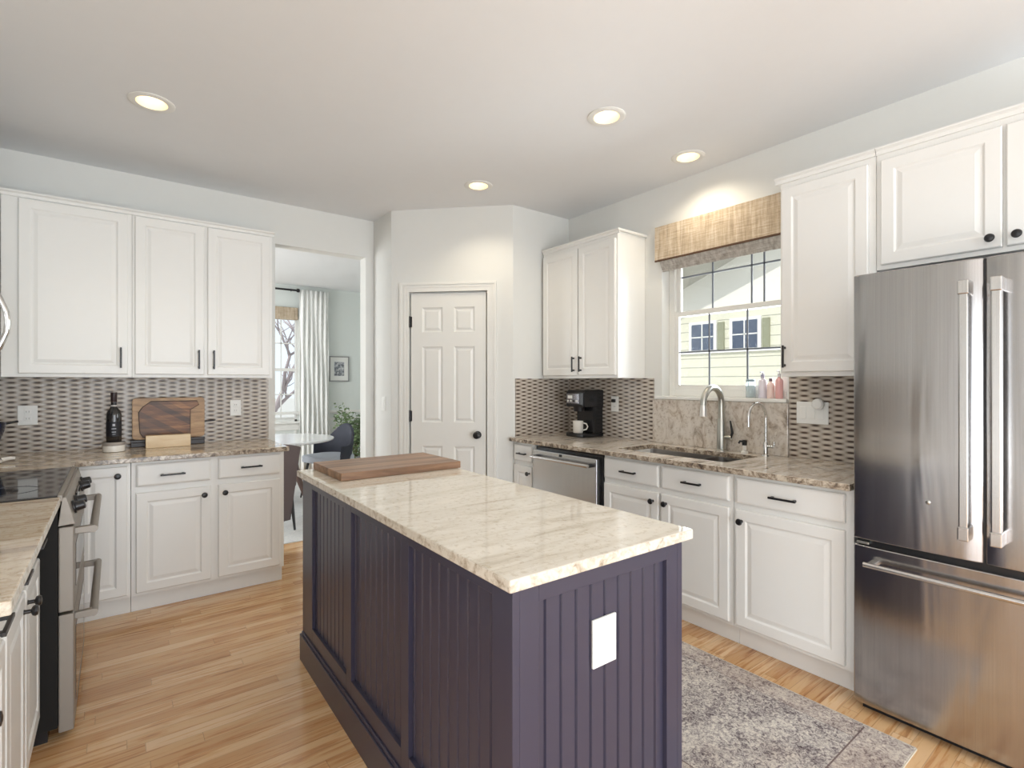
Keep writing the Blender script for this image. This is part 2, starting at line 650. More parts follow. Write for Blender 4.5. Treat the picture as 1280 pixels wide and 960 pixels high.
prism(bm, [(1.78, 3.925), (1.85, 3.955), (1.85, YB), (1.78, YB)], 'z', 0, H)
struct('wall_pantry_left', bm, WALL)
bm = N()
box(bm, 2.480, XR, 3.215, 3.28, 0, H)
struct('wall_pantry_right', bm, WALL)
# diagonal pantry wall, local frame: x along the wall, y into the pantry
PA = Vector((1.78, 3.925)); PB = Vector((2.48, 3.215))
PD = (PB - PA); PLEN = PD.length; PANG = math.atan2(PD.y, PD.x)
DS0, DS1, DZ = 0.159, 0.782, 2.06
pw = N()
box(pw, 0, DS0 - .012, 0, .10, 0, H)
box(pw, DS1 + .012, PLEN, 0, .10, 0, H)
box(pw, DS0 - .012, DS1 + .012, 0, .10, DZ + .012, H)
o = struct('wall_pantry', pw, WALL)
o.location = (PA.x, PA.y, 0); o.rotation_euler = (0, 0, PANG)
# back room (behind the camera) with two tall glazed openings
bm = N()
box(bm, -4.4, -0.9, -3.2, -3.1, 0, H); box(bm, 3.0, 3.9, -3.2, -3.1, 0, H)
box(bm, -0.9, 3.0, -3.2, -3.1, 2.45, H)
struct('wall_behind', bm, WALL)
bm = N()
box(bm, -4.4, -4.3, 0.5, 0.7, 0, H); box(bm, -4.3, XL - .14, .6, .7, 0, H)
box(bm, -4.4, -4.3, -3.2, -2.7, 0, H); box(bm, -4.4, -4.3, -2.7, 0.5, 2.4, H)
struct('wall_family_room', bm, WALL)

# pantry door
door = bpy.data.objects.new('door_1', None); COL.objects.link(door)
door.location = (PA.x, PA.y, 0); door.rotation_euler = (0, 0, PANG); door['kind'] = 'structure'
bm = N()
y0 = 0.012
cols = [(DS0 + .095, DS0 + .265), (DS1 - .265, DS1 - .095)]
rows = [(0.20, 0.83), (1.02, 1.63), (1.745, 1.945)]
xs = [DS0 + .003, cols[0][0], cols[0][1], cols[1][0], cols[1][1], DS1 - .003]
zs = [0.01, rows[0][0], rows[0][1], rows[1][0], rows[1][1], rows[2][0], rows[2][1], DZ - .004]
for i in range(5):
    for j in range(7):
        if i in (1, 3) and j in (1, 3, 5):
            relief(bm, xs[i], xs[i + 1], zs[j], zs[j + 1], y0 + .03,
                   [(0, y0), (.007, y0 + .008), (.016, y0 + .011), (.034, y0 + .004)])
        else:
            box(bm, xs[i], xs[i + 1], y0, y0 + .03, zs[j], zs[j + 1])
bmesh.ops.remove_doubles(bm, verts=bm.verts, dist=1e-5)
obj('door_panel', bm, TRIM, door)
for z in (1.83, 1.07, 0.28):
    bm = N(); tube(bm, [(DS0 - .004, y0 - .006, z - .045), (DS0 - .004, y0 - .006, z + .045)], .007, 10)
    box(bm, DS0 - .004, DS0 + .012, y0 - .003, y0 + .001, z - .042, z + .042)
    obj('hinge', bm, BLACK, door)
bm = N()
lathe(bm, [(.030, 0), (.030, -.006), (.012, -.010), (.011, -.030), (.024, -.038), (.029, -.050), (.026, -.062), (.012, -.068)], axis='y', o=(.712, y0, .925), seg=24)
obj('door_knob', bm, BLACK, door, smooth='auto')
bm = N(); box(bm, DS0 - .012, DS1 + .012, .05, .055, 0, DZ + .012)
obj('door_stop', bm, TRIM, door)
bm = N()


def casing(bm, x0, x1, ztop, w=.075, d=.018):
    for (a, b_) in ((x0 - w, x0), (x1, x1 + w)):
        box(bm, a, b_, -d * .6, 0, 0, ztop + w)
        box(bm, a + (.0 if a < x0 - .01 and a == x0 - w else .055), a + (.02 if a == x0 - w else .075), -d, -d * .6, 0, ztop + w)
        box(bm, a + .033, a + .045, -d * .8, -d * .6, 0, ztop + w * .6)
    box(bm, x0, x1, -d * .6, 0, ztop, ztop + w)
    box(bm, x0 - w + .02, x1 + w - .02, -d, -d * .6, ztop + w - .02, ztop + w)
    box(bm, x0 - .03, x1 + .03, -d * .8, -d * .6, ztop + .033, ztop + .045)


casing(bm, DS0 - .010, DS1 + .010, DZ + .008)
o = struct('trim_1', bm, TRIM)
o.location = (PA.x, PA.y, 0); o.rotation_euler = (0, 0, PANG)

# kitchen window
win = bpy.data.objects.new('window_1', None); COL.objects.link(win)
win.location = (0, 0, 0); win['kind'] = 'structure'
wx = XR + .085
bm = N()
fw = .045
box(bm, wx, wx + .06, WY1 - fw, WY1, WZ0, WZ1)
box(bm, wx, wx + .06, WY0, WY0 + fw, WZ0, WZ1)
box(bm, wx, wx + .06, WY0 + fw, WY1 - fw, WZ0, WZ0 + fw)
box(bm, wx, wx + .06, WY0 + fw, WY1 - fw, WZ1 - fw, WZ1)
obj('window_frame', bm, TRIM, win, .003)
ZM = 1.825
for nm, z0, z1, dx in (('lower_sash', WZ0 + fw, ZM + .015, .004), ('upper_sash', ZM - .02, WZ1 - fw, .028)):
    bm = N()
    y0_, y1_ = WY0 + fw, WY1 - fw
    s = .030
    box(bm, wx + dx, wx + dx + .024, y0_, y0_ + s, z0, z1)
    box(bm, wx + dx, wx + dx + .024, y1_ - s, y1_, z0, z1)
    box(bm, wx + dx, wx + dx + .024, y0_ + s, y1_ - s, z0, z0 + .034)
    box(bm, wx + dx, wx + dx + .024, y0_ + s, y1_ - s, z1 - .034, z1)
    sash = obj(nm, bm, TRIM, win, .002)
    bm = N(); box(bm, wx + dx + .011, wx + dx + .013, y0_ + s, y1_ - s, z0 + .03, z1 - .03)
    obj('pane', bm, GLASS, sash)
    bm = N()
    gx = wx + dx + .006
    gys = (1.955, 1.690) if nm == 'lower_sash' else (1.945, 1.675, 1.595)
    for gy in gys:
        box(bm, gx, gx + .004, gy - .0055, gy + .0055, z0 + .03, z1 - .03)
    zz = 1.553 if nm == 'lower_sash' else 2.085
    box(bm, gx, gx + .004, y0_ + s, y1_ - s, zz - .0055, zz + .0055)
    obj('grille', bm, flat('grille_metal', srgb(120, 126, 136), .5), sash)
bm = N(); box(bm, XR - .028, wx, WY0 - .005, WY1 + .045, WZ0 - .022, WZ0 - .0005)
obj('window_sill', bm, TRIM, win, .004)

# baseboard and dining shell
bm = N()
box(bm, -1.0, 3.9, YD, YD + .14, 0, .78)
box(bm, -1.0, 1.15, YD, YD + .14, .78, H)
box(bm, 2.12, 3.9, YD, YD + .14, .78, H)
box(bm, 1.15, 2.12, YD, YD + .14, 2.30, H)
DWALL = flat('dining_wall_paint', srgb(226, 231, 227), .85, noise=.01)
struct('wall_dining_far', bm, DWALL)
bm = N()
box(bm, -1.1, -.97, YB, 5.0, 0, H); box(bm, -1.1, -.97, 7.4, YD, 0, H)
box(bm, -1.1, -.97, 5.0, 7.4, 0, .5); box(bm, -1.1, -.97, 5.0, 7.4, 2.45, H)  # opening made to let in the added dining fill lamp
struct('wall_dining_left', bm, DWALL)
bm = N(); box(bm, 3.75, 3.9, YB, YD, 0, H); struct('wall_dining_right', bm, DWALL)
bm = N(); box(bm, -.97, 3.75, YD - .022, YD, .885, .925); struct('trim_2', bm, TRIM, bev=.004)
bm = N(); box(bm, -.97, 3.75, YD - .015, YD, 0, .12)
for k in range(8):
    x = -.7 + k * .58
    for a, b_, c_, d_ in ((x, x + .46, .22, .25), (x, x + .46, .78, .81), (x, x + .03, .22, .81), (x + .43, x + .46, .22, .81)):
        box(bm, a, b_, YD - .01, YD, c_, d_)
struct('baseboard_dining', bm, TRIM)
wd = bpy.data.objects.new('window_2', None); COL.objects.link(wd); wd['kind'] = 'structure'
bm = N()
for a in ((1.15, 1.20), (2.07, 2.12)):
    box(bm, a[0], a[1], YD + .03, YD + .09, .78, 2.30)
box(bm, 1.2, 2.07, YD + .03, YD + .09, .78, .84); box(bm, 1.2, 2.07, YD + .03, YD + .09, 2.24, 2.30)
box(bm, 1.2, 2.07, YD + .035, YD + .08, 1.50, 1.545)
obj('window_frame', bm, TRIM, wd, .003)
bm = N()
for x in (1.62, 1.88):
    box(bm, x - .008, x + .008, YD + .05, YD + .06, .84, 2.24)
for z in (1.17, 1.9):
    box(bm, 1.2, 2.07, YD + .05, YD + .06, z - .008, z + .008)
obj('grille', bm, TRIM, wd)
bm = N(); box(bm, 1.2, 2.07, YD + .064, YD + .068, .84, 2.24); obj('pane', bm, GLASS, wd)
bm = N(); box(bm, 1.08, 2.19, YD - .05, YD + .03, .755, .785); box(bm, 1.12, 2.15, YD - .018, YD, .66, .755)
obj('window_sill', bm, TRIM, wd, .003)

# ------------------------------------------------------------------ cabinets
DOORP = [(0, -.016), (.004, -.020), (.050, -.020), (.055, -.0165), (.058, -.0140), (.064, -.0140), (.082, -.0185)]
DRAWP = [(0, -.014), (.006, -.0185), (.012, -.020)]


def pull(parent, x, z, L, vert=False):
    bm = N()
    y = -.020
    if vert:
        box(bm, x - .005, x + .005, y - .030, y - .021, z - L / 2, z + L / 2)
        for s in (-1, 1):
            box(bm, x - .005, x + .005, y - .022, y, z + s * (L / 2 - .012) - .006, z + s * (L / 2 - .012) + .006)
    else:
        box(bm, x - L / 2, x + L / 2, y - .030, y - .021, z - .005, z + .005)
        for s in (-1, 1):
            box(bm, x + s * (L / 2 - .012) - .006, x + s * (L / 2 - .012) + .006, y - .022, y, z - .005, z + .005)
    return obj('handle', bm, BLACK, parent, .0015)


def knob(parent, x, z):
    bm = N()
    lathe(bm, [(.008, -.020), (.006, -.024), (.006, -.036), (.014, -.040), (.0165, -.046), (.014, -.052), (.006, -.054)], axis='y', o=(x, 0, z), seg=20)
    return obj('knob', bm, BLACK, parent, smooth='auto')


def cabinet(name, label, loc, rz, w, depth, z0, z1, fronts, base=True, group=None, top=None, toe=.052, endpanel=None):
    """local frame: x left to right as one faces the unit, -y outwards, door faces at y = -.02"""
    root = thing(name, label, 'cabinet', loc, rz, group)
    bm = N()
    if base:
        if name.startswith('sink'):
            box(bm, 0, w, 0, .02, .105, z1); box(bm, 0, w, depth - .015, depth, .105, z1)
            box(bm, 0, .016, .02, depth - .015, .105, z1); box(bm, w - .016, w, .02, depth - .015, .105, z1)
            box(bm, .016, w - .016, .02, depth - .015, .105, .125)
        else:
            box(bm, 0, w, 0, depth, .105, z1)
        box(bm, 0, w, toe, depth, 0, .092)
        box(bm, 0, w, toe + .09, depth, .092, .105)
    else:
        box(bm, 0, w, 0, depth, z0, z1)
    obj('body', bm, CAB, root, .0015)
    if top:
        bm = N()
        prism(bm, [(0.0, z1 - .028), (-.010, z1 - .028), (-.010, z1 - .012), (-.022, z1 - .004), (-.022, z1 + .004), (0.0, z1 + .004)], 'x', top[0], w + top[1])
        if top[1] > 0:
            box(bm, w, w + top[1], 0, depth, z1 - .012, z1 + .004)
        if top[0] < 0:
            box(bm, top[0], 0, 0, depth, z1 - .012, z1 + .004)
        obj('crown_molding', bm, CAB, root)
    if endpanel:
        e = endpanel
        bm = N()
        if e == 'right':
            box(bm, w, w + .004, .0, .03, z0 + .01, z1 - .03); box(bm, w, w + .004, depth - .03, depth, z0 + .01, z1 - .03)
            box(bm, w, w + .004, .03, depth - .03, z0 + .01, z0 + .04); box(bm, w, w + .004, .03, depth - .03, z1 - .06, z1 - .03)
        obj('end_panel', bm, CAB, root)
    for f in fronts:
        kind, xa, xb, za, zb = f[:5]
        bm = N()
        if kind == 'door':
            relief(bm, xa, xb, za, zb, 0, DOORP)
            d = obj('door', bm, CAB, root)
        elif kind == 'filler':
            box(bm, xa, xb, -.020, 0, za, zb)
            d = obj('filler_panel', bm, CAB, root, .002)
        else:
            relief(bm, xa, xb, za, zb, 0, DRAWP)
            d = obj('drawer', bm, CAB, root)
        for hw in f[5:]:
            if hw[0] == 'pull':
                pull(d, hw[1], hw[2], hw[3], hw[4] if len(hw) > 4 else False)
            else:
                knob(d, hw[1], hw[2])
    return root


R90 = -PI / 2
XF = 2.473 + .02          # frame plane of the right run (door faces 2 cm in front of it)
DEP = XR - XF - .003


def rl(y):               # local x on the right run, measured from a unit starting at y_start
    return y


ys = 3.211
cabinet('base_cabinet', 'narrow white base cabinet in the corner left of the dishwasher', (XF, ys, 0), R90, ys - 2.965, DEP, 0, .883,
        [('drawer', .012, .235, .737, .862, ('pull', .125, .797, .10)), ('door', .012, .235, .125, .705, ('knob', .205, .655))])
ys = 2.270
cabinet('sink_base_cabinet', 'white sink base cabinet with two drawer fronts under the sink', (XF, ys, 0), R90, ys - 1.398, DEP, 0, .883,
        [('drawer', .010, ys - 1.845, .737, .862, ('pull', .215, .797, .115)),
         ('drawer', ys - 1.825, ys - 1.415, .737, .862, ('pull', .650, .797, .115)),
         ('door', .010, ys - 1.845, .125, .705, ('knob', ys - 1.880, .655)),
         ('door', ys - 1.825, ys - 1.415, .125, .705, ('knob', ys - 1.790, .655))])
ys = 1.396
cabinet('base_cabinet', 'wide white base cabinet with one door directly beside the refrigerator', (XF, ys, 0), R90, ys - .858, DEP, 0, .883,
        [('drawer', .018, ys - .888, .737, .862, ('pull', .256, .797, .125)),
         ('door', .018, ys - .888, .125, .705, ('knob', .050, .650))])
# uppers on the right wall
XU = 2.763 + .02
UD = XR - XU - .002
ZT = 2.410
cabinet('wall_cabinet', 'white two-door wall cabinet above the coffee maker', (XU, 3.196, 0), R90, 3.196 - 2.411, UD, 1.372, ZT,
        [('door', .010, .402, 1.395, 2.352, ('pull', .372, 1.478, .115, True)),
         ('door', .415, .772, 1.395, 2.352, ('pull', .446, 1.478, .115, True))], base=False, top=(0, .022))
cabinet('wall_cabinet', 'tall single-door white wall cabinet between window and refrigerator', (XU, 1.300, 0), R90, 1.300 - .868, UD, 1.372, ZT,
        [('door', .012, .404, 1.395, 2.352, ('pull', .032, 1.475, .115, True))], base=False, top=(-.022, 0))
cabinet('wall_cabinet', 'short two-door white wall cabinet above the refrigerator', (XU, .866, 0), R90, .866 + .02, UD, 1.855, ZT,
        [('door', .020, .427, 1.875, 2.352, ('knob', .394, 1.912)),
         ('door', .439, .866, 1.875, 2.352, ('knob', .472, 1.912))], base=False, top=(0, 0))
# back-left run
YF = 3.6775 + .02
DEPB = YB - YF - .003
cabinet('base_cabinet', 'white double base cabinet with two drawers beside the doorway', (.075, YF, 0), 0, .828, DEPB, 0, .883,
        [('drawer', .022, .399, .737, .865, ('pull', .200, .797, .125)),
         ('drawer', .439, .801, .737, .865, ('pull', .625, .800, .125)),
         ('door', .022, .399, .125, .700, ('knob', .362, .652)),
         ('door', .439, .801, .125, .700, ('knob', .474, .652))])
cabinet('base_cabinet', 'white corner base cabinet with tall door beside the range', (-.222, YF, 0), 0, .295, DEPB, 0, .883,
        [('door', .055, .280, .125, .862, ('knob', .235, .812))])
YU = 3.9675 + .02
UDB = YB - YU - .002
cabinet('wall_cabinet', 'white single-door wall cabinet above the wine bottle', (-.500, YU, 0), 0, .500 + .085, UDB, 1.372, ZT,
        [('door', .072, .566, 1.392, 2.375, ('pull', .530, 1.492, .125, True))], base=False, top=(0, 0))
cabinet('wall_cabinet', 'white two-door wall cabinet above the cutting board, beside the doorway', (.086, YU, 0), 0, .895 - .086, UDB, 1.372, ZT,
        [('door', .014, .386, 1.392, 2.375, ('pull', .354, 1.492, .125, True)),
         ('door', .406, .790, 1.392, 2.375, ('pull', .440, 1.492, .125, True))], base=False, top=(0, .012))
# left wall near the camera
XFL = -.215 - .02
cabinet('base_cabinet', 'white base cabinet run under the nearest left countertop', (XFL, 1.43, 0), PI / 2, 2.545 - 1.43, XFL - XL - .003, 0, .883,
        [('drawer', .012, .352, .737, .862, ('pull', .182, .797, .125)),
         ('drawer', .372, .715, .737, .862, ('pull', .540, .797, .125)),
         ('drawer', .735, 1.100, .737, .862, ('pull', .917, .797, .125)),
         ('door', .012, .352, .125, .705, ('knob', .042, .655)),
         ('door', .372, .715, .125, .705, ('knob', .680, .655)),
         ('door', .735, 1.100, .125, .705, ('knob', .768, .655))])
# corner upper on the left wall, above/beside the microwave
cabinet('wall_cabinet', 'white corner wall cabinet between microwave and back wall', (-.515, 3.385, 0), PI / 2, .58, .31, 1.372, ZT,
        [('door', .012, .40, 1.392, 2.375)], base=False)
cabinet('wall_cabinet', 'white wall cabinet over the microwave', (-.515, 2.62, 0), PI / 2, .762, .31, 1.80, ZT,
        [('door', .012, .375, 1.82, 2.375), ('door', .387, .750, 1.82, 2.375)], base=False)

# ------------------------------------------------------------------ countertops
ZC0, ZC1 = .884, .914


def countertop(name, label, mat, edge, polys, group=None, hole=None, bev=.004):
    bm = N()
    if hole:
        (x0, x1, y0, y1), (hx0, hx1, hy0, hy1) = polys, hole
        n = 8

        def inner():
            pts = []
            r = .035
            for cx_, cy_, a0 in ((hx0 + r, hy0 + r, PI), (hx1 - r, hy0 + r, 1.5 * PI), (hx1 - r, hy1 - r, 0), (hx0 + r, hy1 - r, .5 * PI)):
                for k in range(n + 1):
                    a = a0 + k * .5 * PI / n
                    pts.append((cx_ + r * math.cos(a), cy_ + r * math.sin(a)))
            return pts
        ip = inner()
        oc = [(x0, y0), (x1, y0), (x1, y1), (x0, y1)]
        tops = []
        for z in (ZC1, ZC0):
            iv = [bm.verts.new((p[0], p[1], z)) for p in ip]
            ov = [bm.verts.new((p[0], p[1], z)) for p in oc]
            m = n + 1
            for c in range(4):
                for k in range(n):
                    bm.faces.new((ov[c], iv[c * m + k], iv[c * m + k + 1]))
                c2 = (c + 1) % 4
                bm.faces.new((ov[c], iv[c * m + n], iv[(c2 * m) % len(ip)], ov[c2]))
            tops.append((iv, ov))
        (ia, oa), (ib, ob) = tops
        for A, B in ((ia, ib), (oa, ob)):
            for k in range(len(A)):
                bm.faces.new((A[k], A[(k + 1) % len(A)], B[(k + 1) % len(A)], B[k]))
    else:
        prism(bm, polys, 'z', ZC0, ZC1)
    o = obj(name, bm, mat, None, bev)
    o.data.materials.append(edge)
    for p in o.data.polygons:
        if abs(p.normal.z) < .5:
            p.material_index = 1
    tag(o, label, 'countertop', group)
    return o


countertop('countertop', 'grey-beige granite countertop with undermount sink below the window', GRAN_R, EDGE, (2.438, XR - .002, .856, 3.212),
           hole=(2.585, 2.955, 1.50, 2.255))
countertop('countertop', 'granite countertop, coloured browner for tile reflection, under the wine bottle and cutting board', GRAN_L, EDGE,
           [(-.828, YB - .002), (.925, YB - .002), (.925, YB - .645), (-.165, YB - .645), (-.165, 3.405), (-.828, 3.405)])
countertop('countertop', 'granite countertop nearest on the left, before the range', GRAN_L, EDGE_L,
           [(-.828, 1.40), (-.160, 1.40), (-.160, 2.556), (-.828, 2.556)])

# granite upstand behind the sink and woven mosaic backsplashes
WX, WYm = mat_weave('mosaic_along_x', 0), mat_weave('mosaic_along_y', 1)
tag(bx('granite_upstand', (XR - .022, XR - .001, 1.390, 2.330, .9145, 1.2225), GRAN_R, None, .002),
    'granite slab upstand behind the sink faucet, under the window sill', 'backsplash')
bm = N(); box(bm, XR - .009, XR, 2.331, 3.205, .9145, 1.3715); struct('trim_3', bm, WYm)
bm = N(); box(bm, XR - .009, XR, .860, 1.389, .9145, 1.3715); struct('trim_4', bm, WYm)
bm = N(); box(bm, 2.500, XR - .009, 3.206, 3.215, .9145, 1.3715); struct('trim_5', bm, WX)
bm = N(); box(bm, -.82, .935, YB - .009, YB, .9145, 1.3715); struct('trim_6', bm, WX)
bm = N(); box(bm, XL, XL + .009, 1.4, YB - .009, .9145, 1.3715); struct('trim_7', bm, WYm)

# ------------------------------------------------------------------ island
IX, IY, IR = .680, .888, math.radians(-.9)
isl = thing('kitchen_island', 'dark charcoal kitchen island with beadboard panels in the room centre', 'kitchen island', (IX, IY, 0), IR)
bw, bl = .616, 1.700      # base width (x) and length (y)
ox, oy = .016, .017       # overhang
bx('body', (ox + .020, ox + bw - .020, oy + .020, oy + bl - .02, 0, ZC0), ISL, isl)


def beadboard(a0, a1, z0, z1, pitch=.0508):
    """profile in local (s, depth) with V grooves, extruded in z; returns list of (s, d)"""
    pts = [(a0, 0)]
    s = a0 + pitch * .55
    while s < a1 - .012:
        pts += [(s - .0055, 0), (s - .002, .0055), (s + .002, .0055), (s + .0055, 0)]
        s += pitch
    pts += [(a1, 0)]
    return pts


def bead_mesh(pts, z0, z1, fn, th=.012):
    bm = N()
    A = [bm.verts.new(fn(s, d, z0)) for s, d in pts] + [bm.verts.new(fn(pts[-1][0], th, z0)), bm.verts.new(fn(pts[0][0], th, z0))]
    B = [bm.verts.new(fn(s, d, z1)) for s, d in pts] + [bm.verts.new(fn(pts[-1][0], th, z1)), bm.verts.new(fn(pts[0][0], th, z1))]
    n = len(A)
    for i in range(n):
        bm.faces.new((A[i], A[(i + 1) % n], B[(i + 1) % n], B[i]))
    bm.faces.new(A[::-1]); bm.faces.new(B)
    return bm


# left (long) face: stiles and rails, world y measured from IY
lf = ox
spans = [(.095, .545), (.598, 1.045), (1.098, 1.560)]
ZP0, ZP1 = .205, .848
frames = N()
edges = [oy] + [v for s in spans for v in s] + [oy + bl]
for i in range(0, len(edges), 2):
    box(frames, lf, lf + .020, edges[i], edges[i + 1], .10, ZC0)
for a, b_ in spans:
    box(frames, lf, lf + .020, a, b_, ZP1, ZC0)
    box(frames, lf, lf + .020, a, b_, .10, ZP0)
obj('side_frame', frames, ISL, isl, .0012)
for a, b_ in spans:
    obj('beadboard_panel', bead_mesh(beadboard(a, b_, 0, 0), ZP0, ZP1, lambda s, d, z: (lf + .014 + d, s, z), .007), ISL, isl)
# right long face (cabinet doors towards the sink side, plain frame)
bm = N()
for a, b_ in ((oy, oy + .06), (oy + .80, oy + .86), (oy + bl - .06, oy + bl)):
    box(bm, ox + bw - .020, ox + bw, a, b_, .10, ZC0)
box(bm, ox + bw - .020, ox + bw, oy + .06, oy + bl - .06, .10, .16); box(bm, ox + bw - .020, ox + bw, oy + .06, oy + bl - .06, .84, ZC0)
obj('side_frame', bm, ISL, isl)
# front (short) face
f0, f1 = .092, .562
bm = N()
box(bm, ox + .020, f0, oy, oy + .020, .10, ZC0)
box(bm, f1, ox + bw - .020, oy, oy + .020, .10, ZC0)
box(bm, f0, f1, oy, oy + .020, .838, ZC0); box(bm, f0, f1, oy, oy + .020, .10, ZP0)
obj('end_frame', bm, ISL, isl, .0012)
obj('beadboard_panel', bead_mesh(beadboard(f0, f1, 0, 0), ZP0, .838, lambda s, d, z: (s, oy + .014 + d, z), .007), ISL, isl)
bm = N()
box(bm, ox, ox + bw, oy + bl - .020, oy + bl, .10, ZC0)
obj('end_frame', bm, ISL, isl)
bm = N()
for (a, b_, c_, d_) in ((ox - .012, ox + bw + .012, oy - .012, oy), (ox - .012, ox + bw + .012, oy + bl, oy + bl + .012),
                        (ox - .012, ox, oy, oy + bl), (ox + bw, ox + bw + .012, oy, oy + bl)):
    box(bm, a, b_, c_, d_, 0, .125)
for (a, b_, c_, d_) in ((ox - .006, ox + bw + .006, oy - .006, oy), (ox - .006, ox, oy, oy + bl), (ox + bw, ox + bw + .006, oy, oy + bl)):
    box(bm, a, b_, c_, d_, .125, .140)
obj('base_molding', bm, ISL, isl, .002)
# outlet on the end panel
bm = N(); box(bm, .275, .360, oy + .007, oy + .0139, .617, .740)
oc = obj('outlet_cover', bm, WHITE, isl, .002)
bm = N(); box(bm, .300, .335, oy + .005, oy + .007, .640, .717); obj('outlet_face', bm, WHITE, oc, .001)
for z in (.66, .70):
    bm = N(); box(bm, .311, .324, oy + .0045, oy + .0052, z - .005, z + .005)
    obj('socket', bm, flat('socket_face', srgb(214, 214, 214), .4), oc, .001)
bm = N(); box(bm, 0, .664, 0, 1.748, ZC0 + .0005, ZC1)
o = obj('countertop', bm, GRAN, None, .004)
o.data.materials.append(EDGE_L)
for p in o.data.polygons:
    if abs(p.normal.z) < .5:
        p.material_index = 1
o.location = (IX - .006, IY - .004, 0); o.rotation_euler = (0, 0, IR)
tag(o, 'cream polished granite countertop on the dark island', 'countertop')
# butcher block on the island
bm = N(); box(bm, 0, .600, 0, .405, 0, .034)
o = obj('butcher_block', bm, BUTCHER, None, .003)
o.location = (.772, 2.212, ZC1 + .0005); o.rotation_euler = (0, 0, math.radians(-.5))
tag(o, 'thick walnut butcher block lying on the far end of the island', 'cutting board')

# ------------------------------------------------------------------ refrigerator
fr = thing('refrigerator', 'stainless steel french door refrigerator with bottom freezer drawer', 'refrigerator', (2.41, .835, 0), R90)
W_, SP = .815, .406
bx('body', (.006, W_ - .006, .068, XR - 2.41 - .01, .03, 1.765), flat('fridge_side', srgb(70, 70, 74), .5), fr, .003)
bx('base_grille', (.02, W_ - .02, .05, .40, .0, .05), BLACKP, fr)


def fridge_door(name, x0, x1, z0, z1):
    bm = N()
    # slightly crowned front, built in strips
    n = 14
    A, B = [], []
    for k in range(n + 1):
        s = k / n
        x = x0 + (x1 - x0) * s
        y = .004 * (2 * s - 1) ** 2
        if k in (0, n):
            y += .006
        A.append((x, y)); B.append((x, .062))
    pts = A + [(x1, .062), (x0, .062)]
    prism(bm, pts, 'z', z0, z1)
    return obj(name, bm, STEEL_F, fr, .004, smooth='auto')


dl = fridge_door('door', 0, SP - .003, .704, 1.78)
dr = fridge_door('door', SP + .003, W_, .704, 1.78)
fd = fridge_door('freezer_drawer', 0, W_, .035, .678)


def bar_handle(parent, p0, p1, out, w):
    """box bar with end posts; p0, p1 (x, z)"""
    bm = N()
    (x0, z0), (x1, z1) = p0, p1
    if abs(x1 - x0) < 1e-6:
        prism(bm, [(x0 - w / 2, -out), (x0 + w / 2, -out), (x0 + w / 2 + .002, -out + .026), (x0 - w / 2 - .002, -out + .026)], 'z', z0 + .02, z1 - .02)
        hb = obj('handle', bm, STEEL, parent, .004)
        for z in (z0, z1):
            s = 1 if z == z0 else -1
            bm = N()
            box(bm, x0 - w / 2 - .003, x0 + w / 2 + .003, -out - .003, .004, min(z, z + s * .05), max(z, z + s * .05))
            obj('handle_post', bm, STEEL, hb, .004)
    else:
        tube(bm, [(x0, -out, z0), (x1, -out, z1)], w / 2, 16)
        hb = obj('handle', bm, STEEL, parent, smooth='auto')
        for x in (x0 + .02, x1 - .02):
            bm = N(); box(bm, x - .012, x + .012, -out, .004, z0 - w / 2 + .002, z0 + w / 2 - .002)
            obj('handle_post', bm, STEEL, hb, .003)


bar_handle(dl, (SP - .045, .785), (SP - .045, 1.70), .058, .026)
bar_handle(dr, (SP + .040, .785), (SP + .040, 1.70), .058, .026)
bar_handle(fd, (.055, .618), (W_ - .055, .618), .050, .020)
bm = N(); lathe(bm, [(.008, .001), (.008, -.002), (.004, -.0035)], axis='y', o=(.249, .001, .893), seg=16); obj('badge', bm, NICKEL, dl, smooth='auto')
bm = N(); box(bm, .012, .055, .006, .03, .684, .694); obj('hinge_cover', bm, NICKEL, fr, .002)
bm = N(); box(bm, .01, W_ - .01, .03, .066, .676, .706); obj('door_seal', bm, BLACKP, fr)
bm = N(); box(bm, SP - .008, SP + .008, .012, .066, .70, 1.776); obj('door_seal', bm, BLACKP, fr)

# ------------------------------------------------------------------ dishwasher
dw = thing('dishwasher', 'stainless steel dishwasher under the countertop left of the sink', 'dishwasher', (2.458, 2.960, 0), R90)
bx('body', (.004, .674, .045, .60, .0, .868), BLACKP, dw, .002)
bm = N(); box(bm, .012, .650, 0, .044, .115, .846); dd = obj('door', bm, STEEL_DW, dw, .005)
bm = N(); tube(bm, [(.045, -.045, .800), (.617, -.045, .800)], .0115, 16); h = obj('handle', bm, STEEL, dd, smooth='auto')
for x in (.058, .604):
    bm = N(); tube(bm, [(x, -.045, .800), (x, .002, .800)], .013, 14); obj('handle_post', bm, BLACKP, h, smooth='auto')
bm = N(); box(bm, .30, .325, -.003, .001, .822, .840); obj('vent', bm, BLACKP, dd, .001)
bx('toe_panel', (.012, .655, .05, .07, .0, .112), BLACKP, dw)
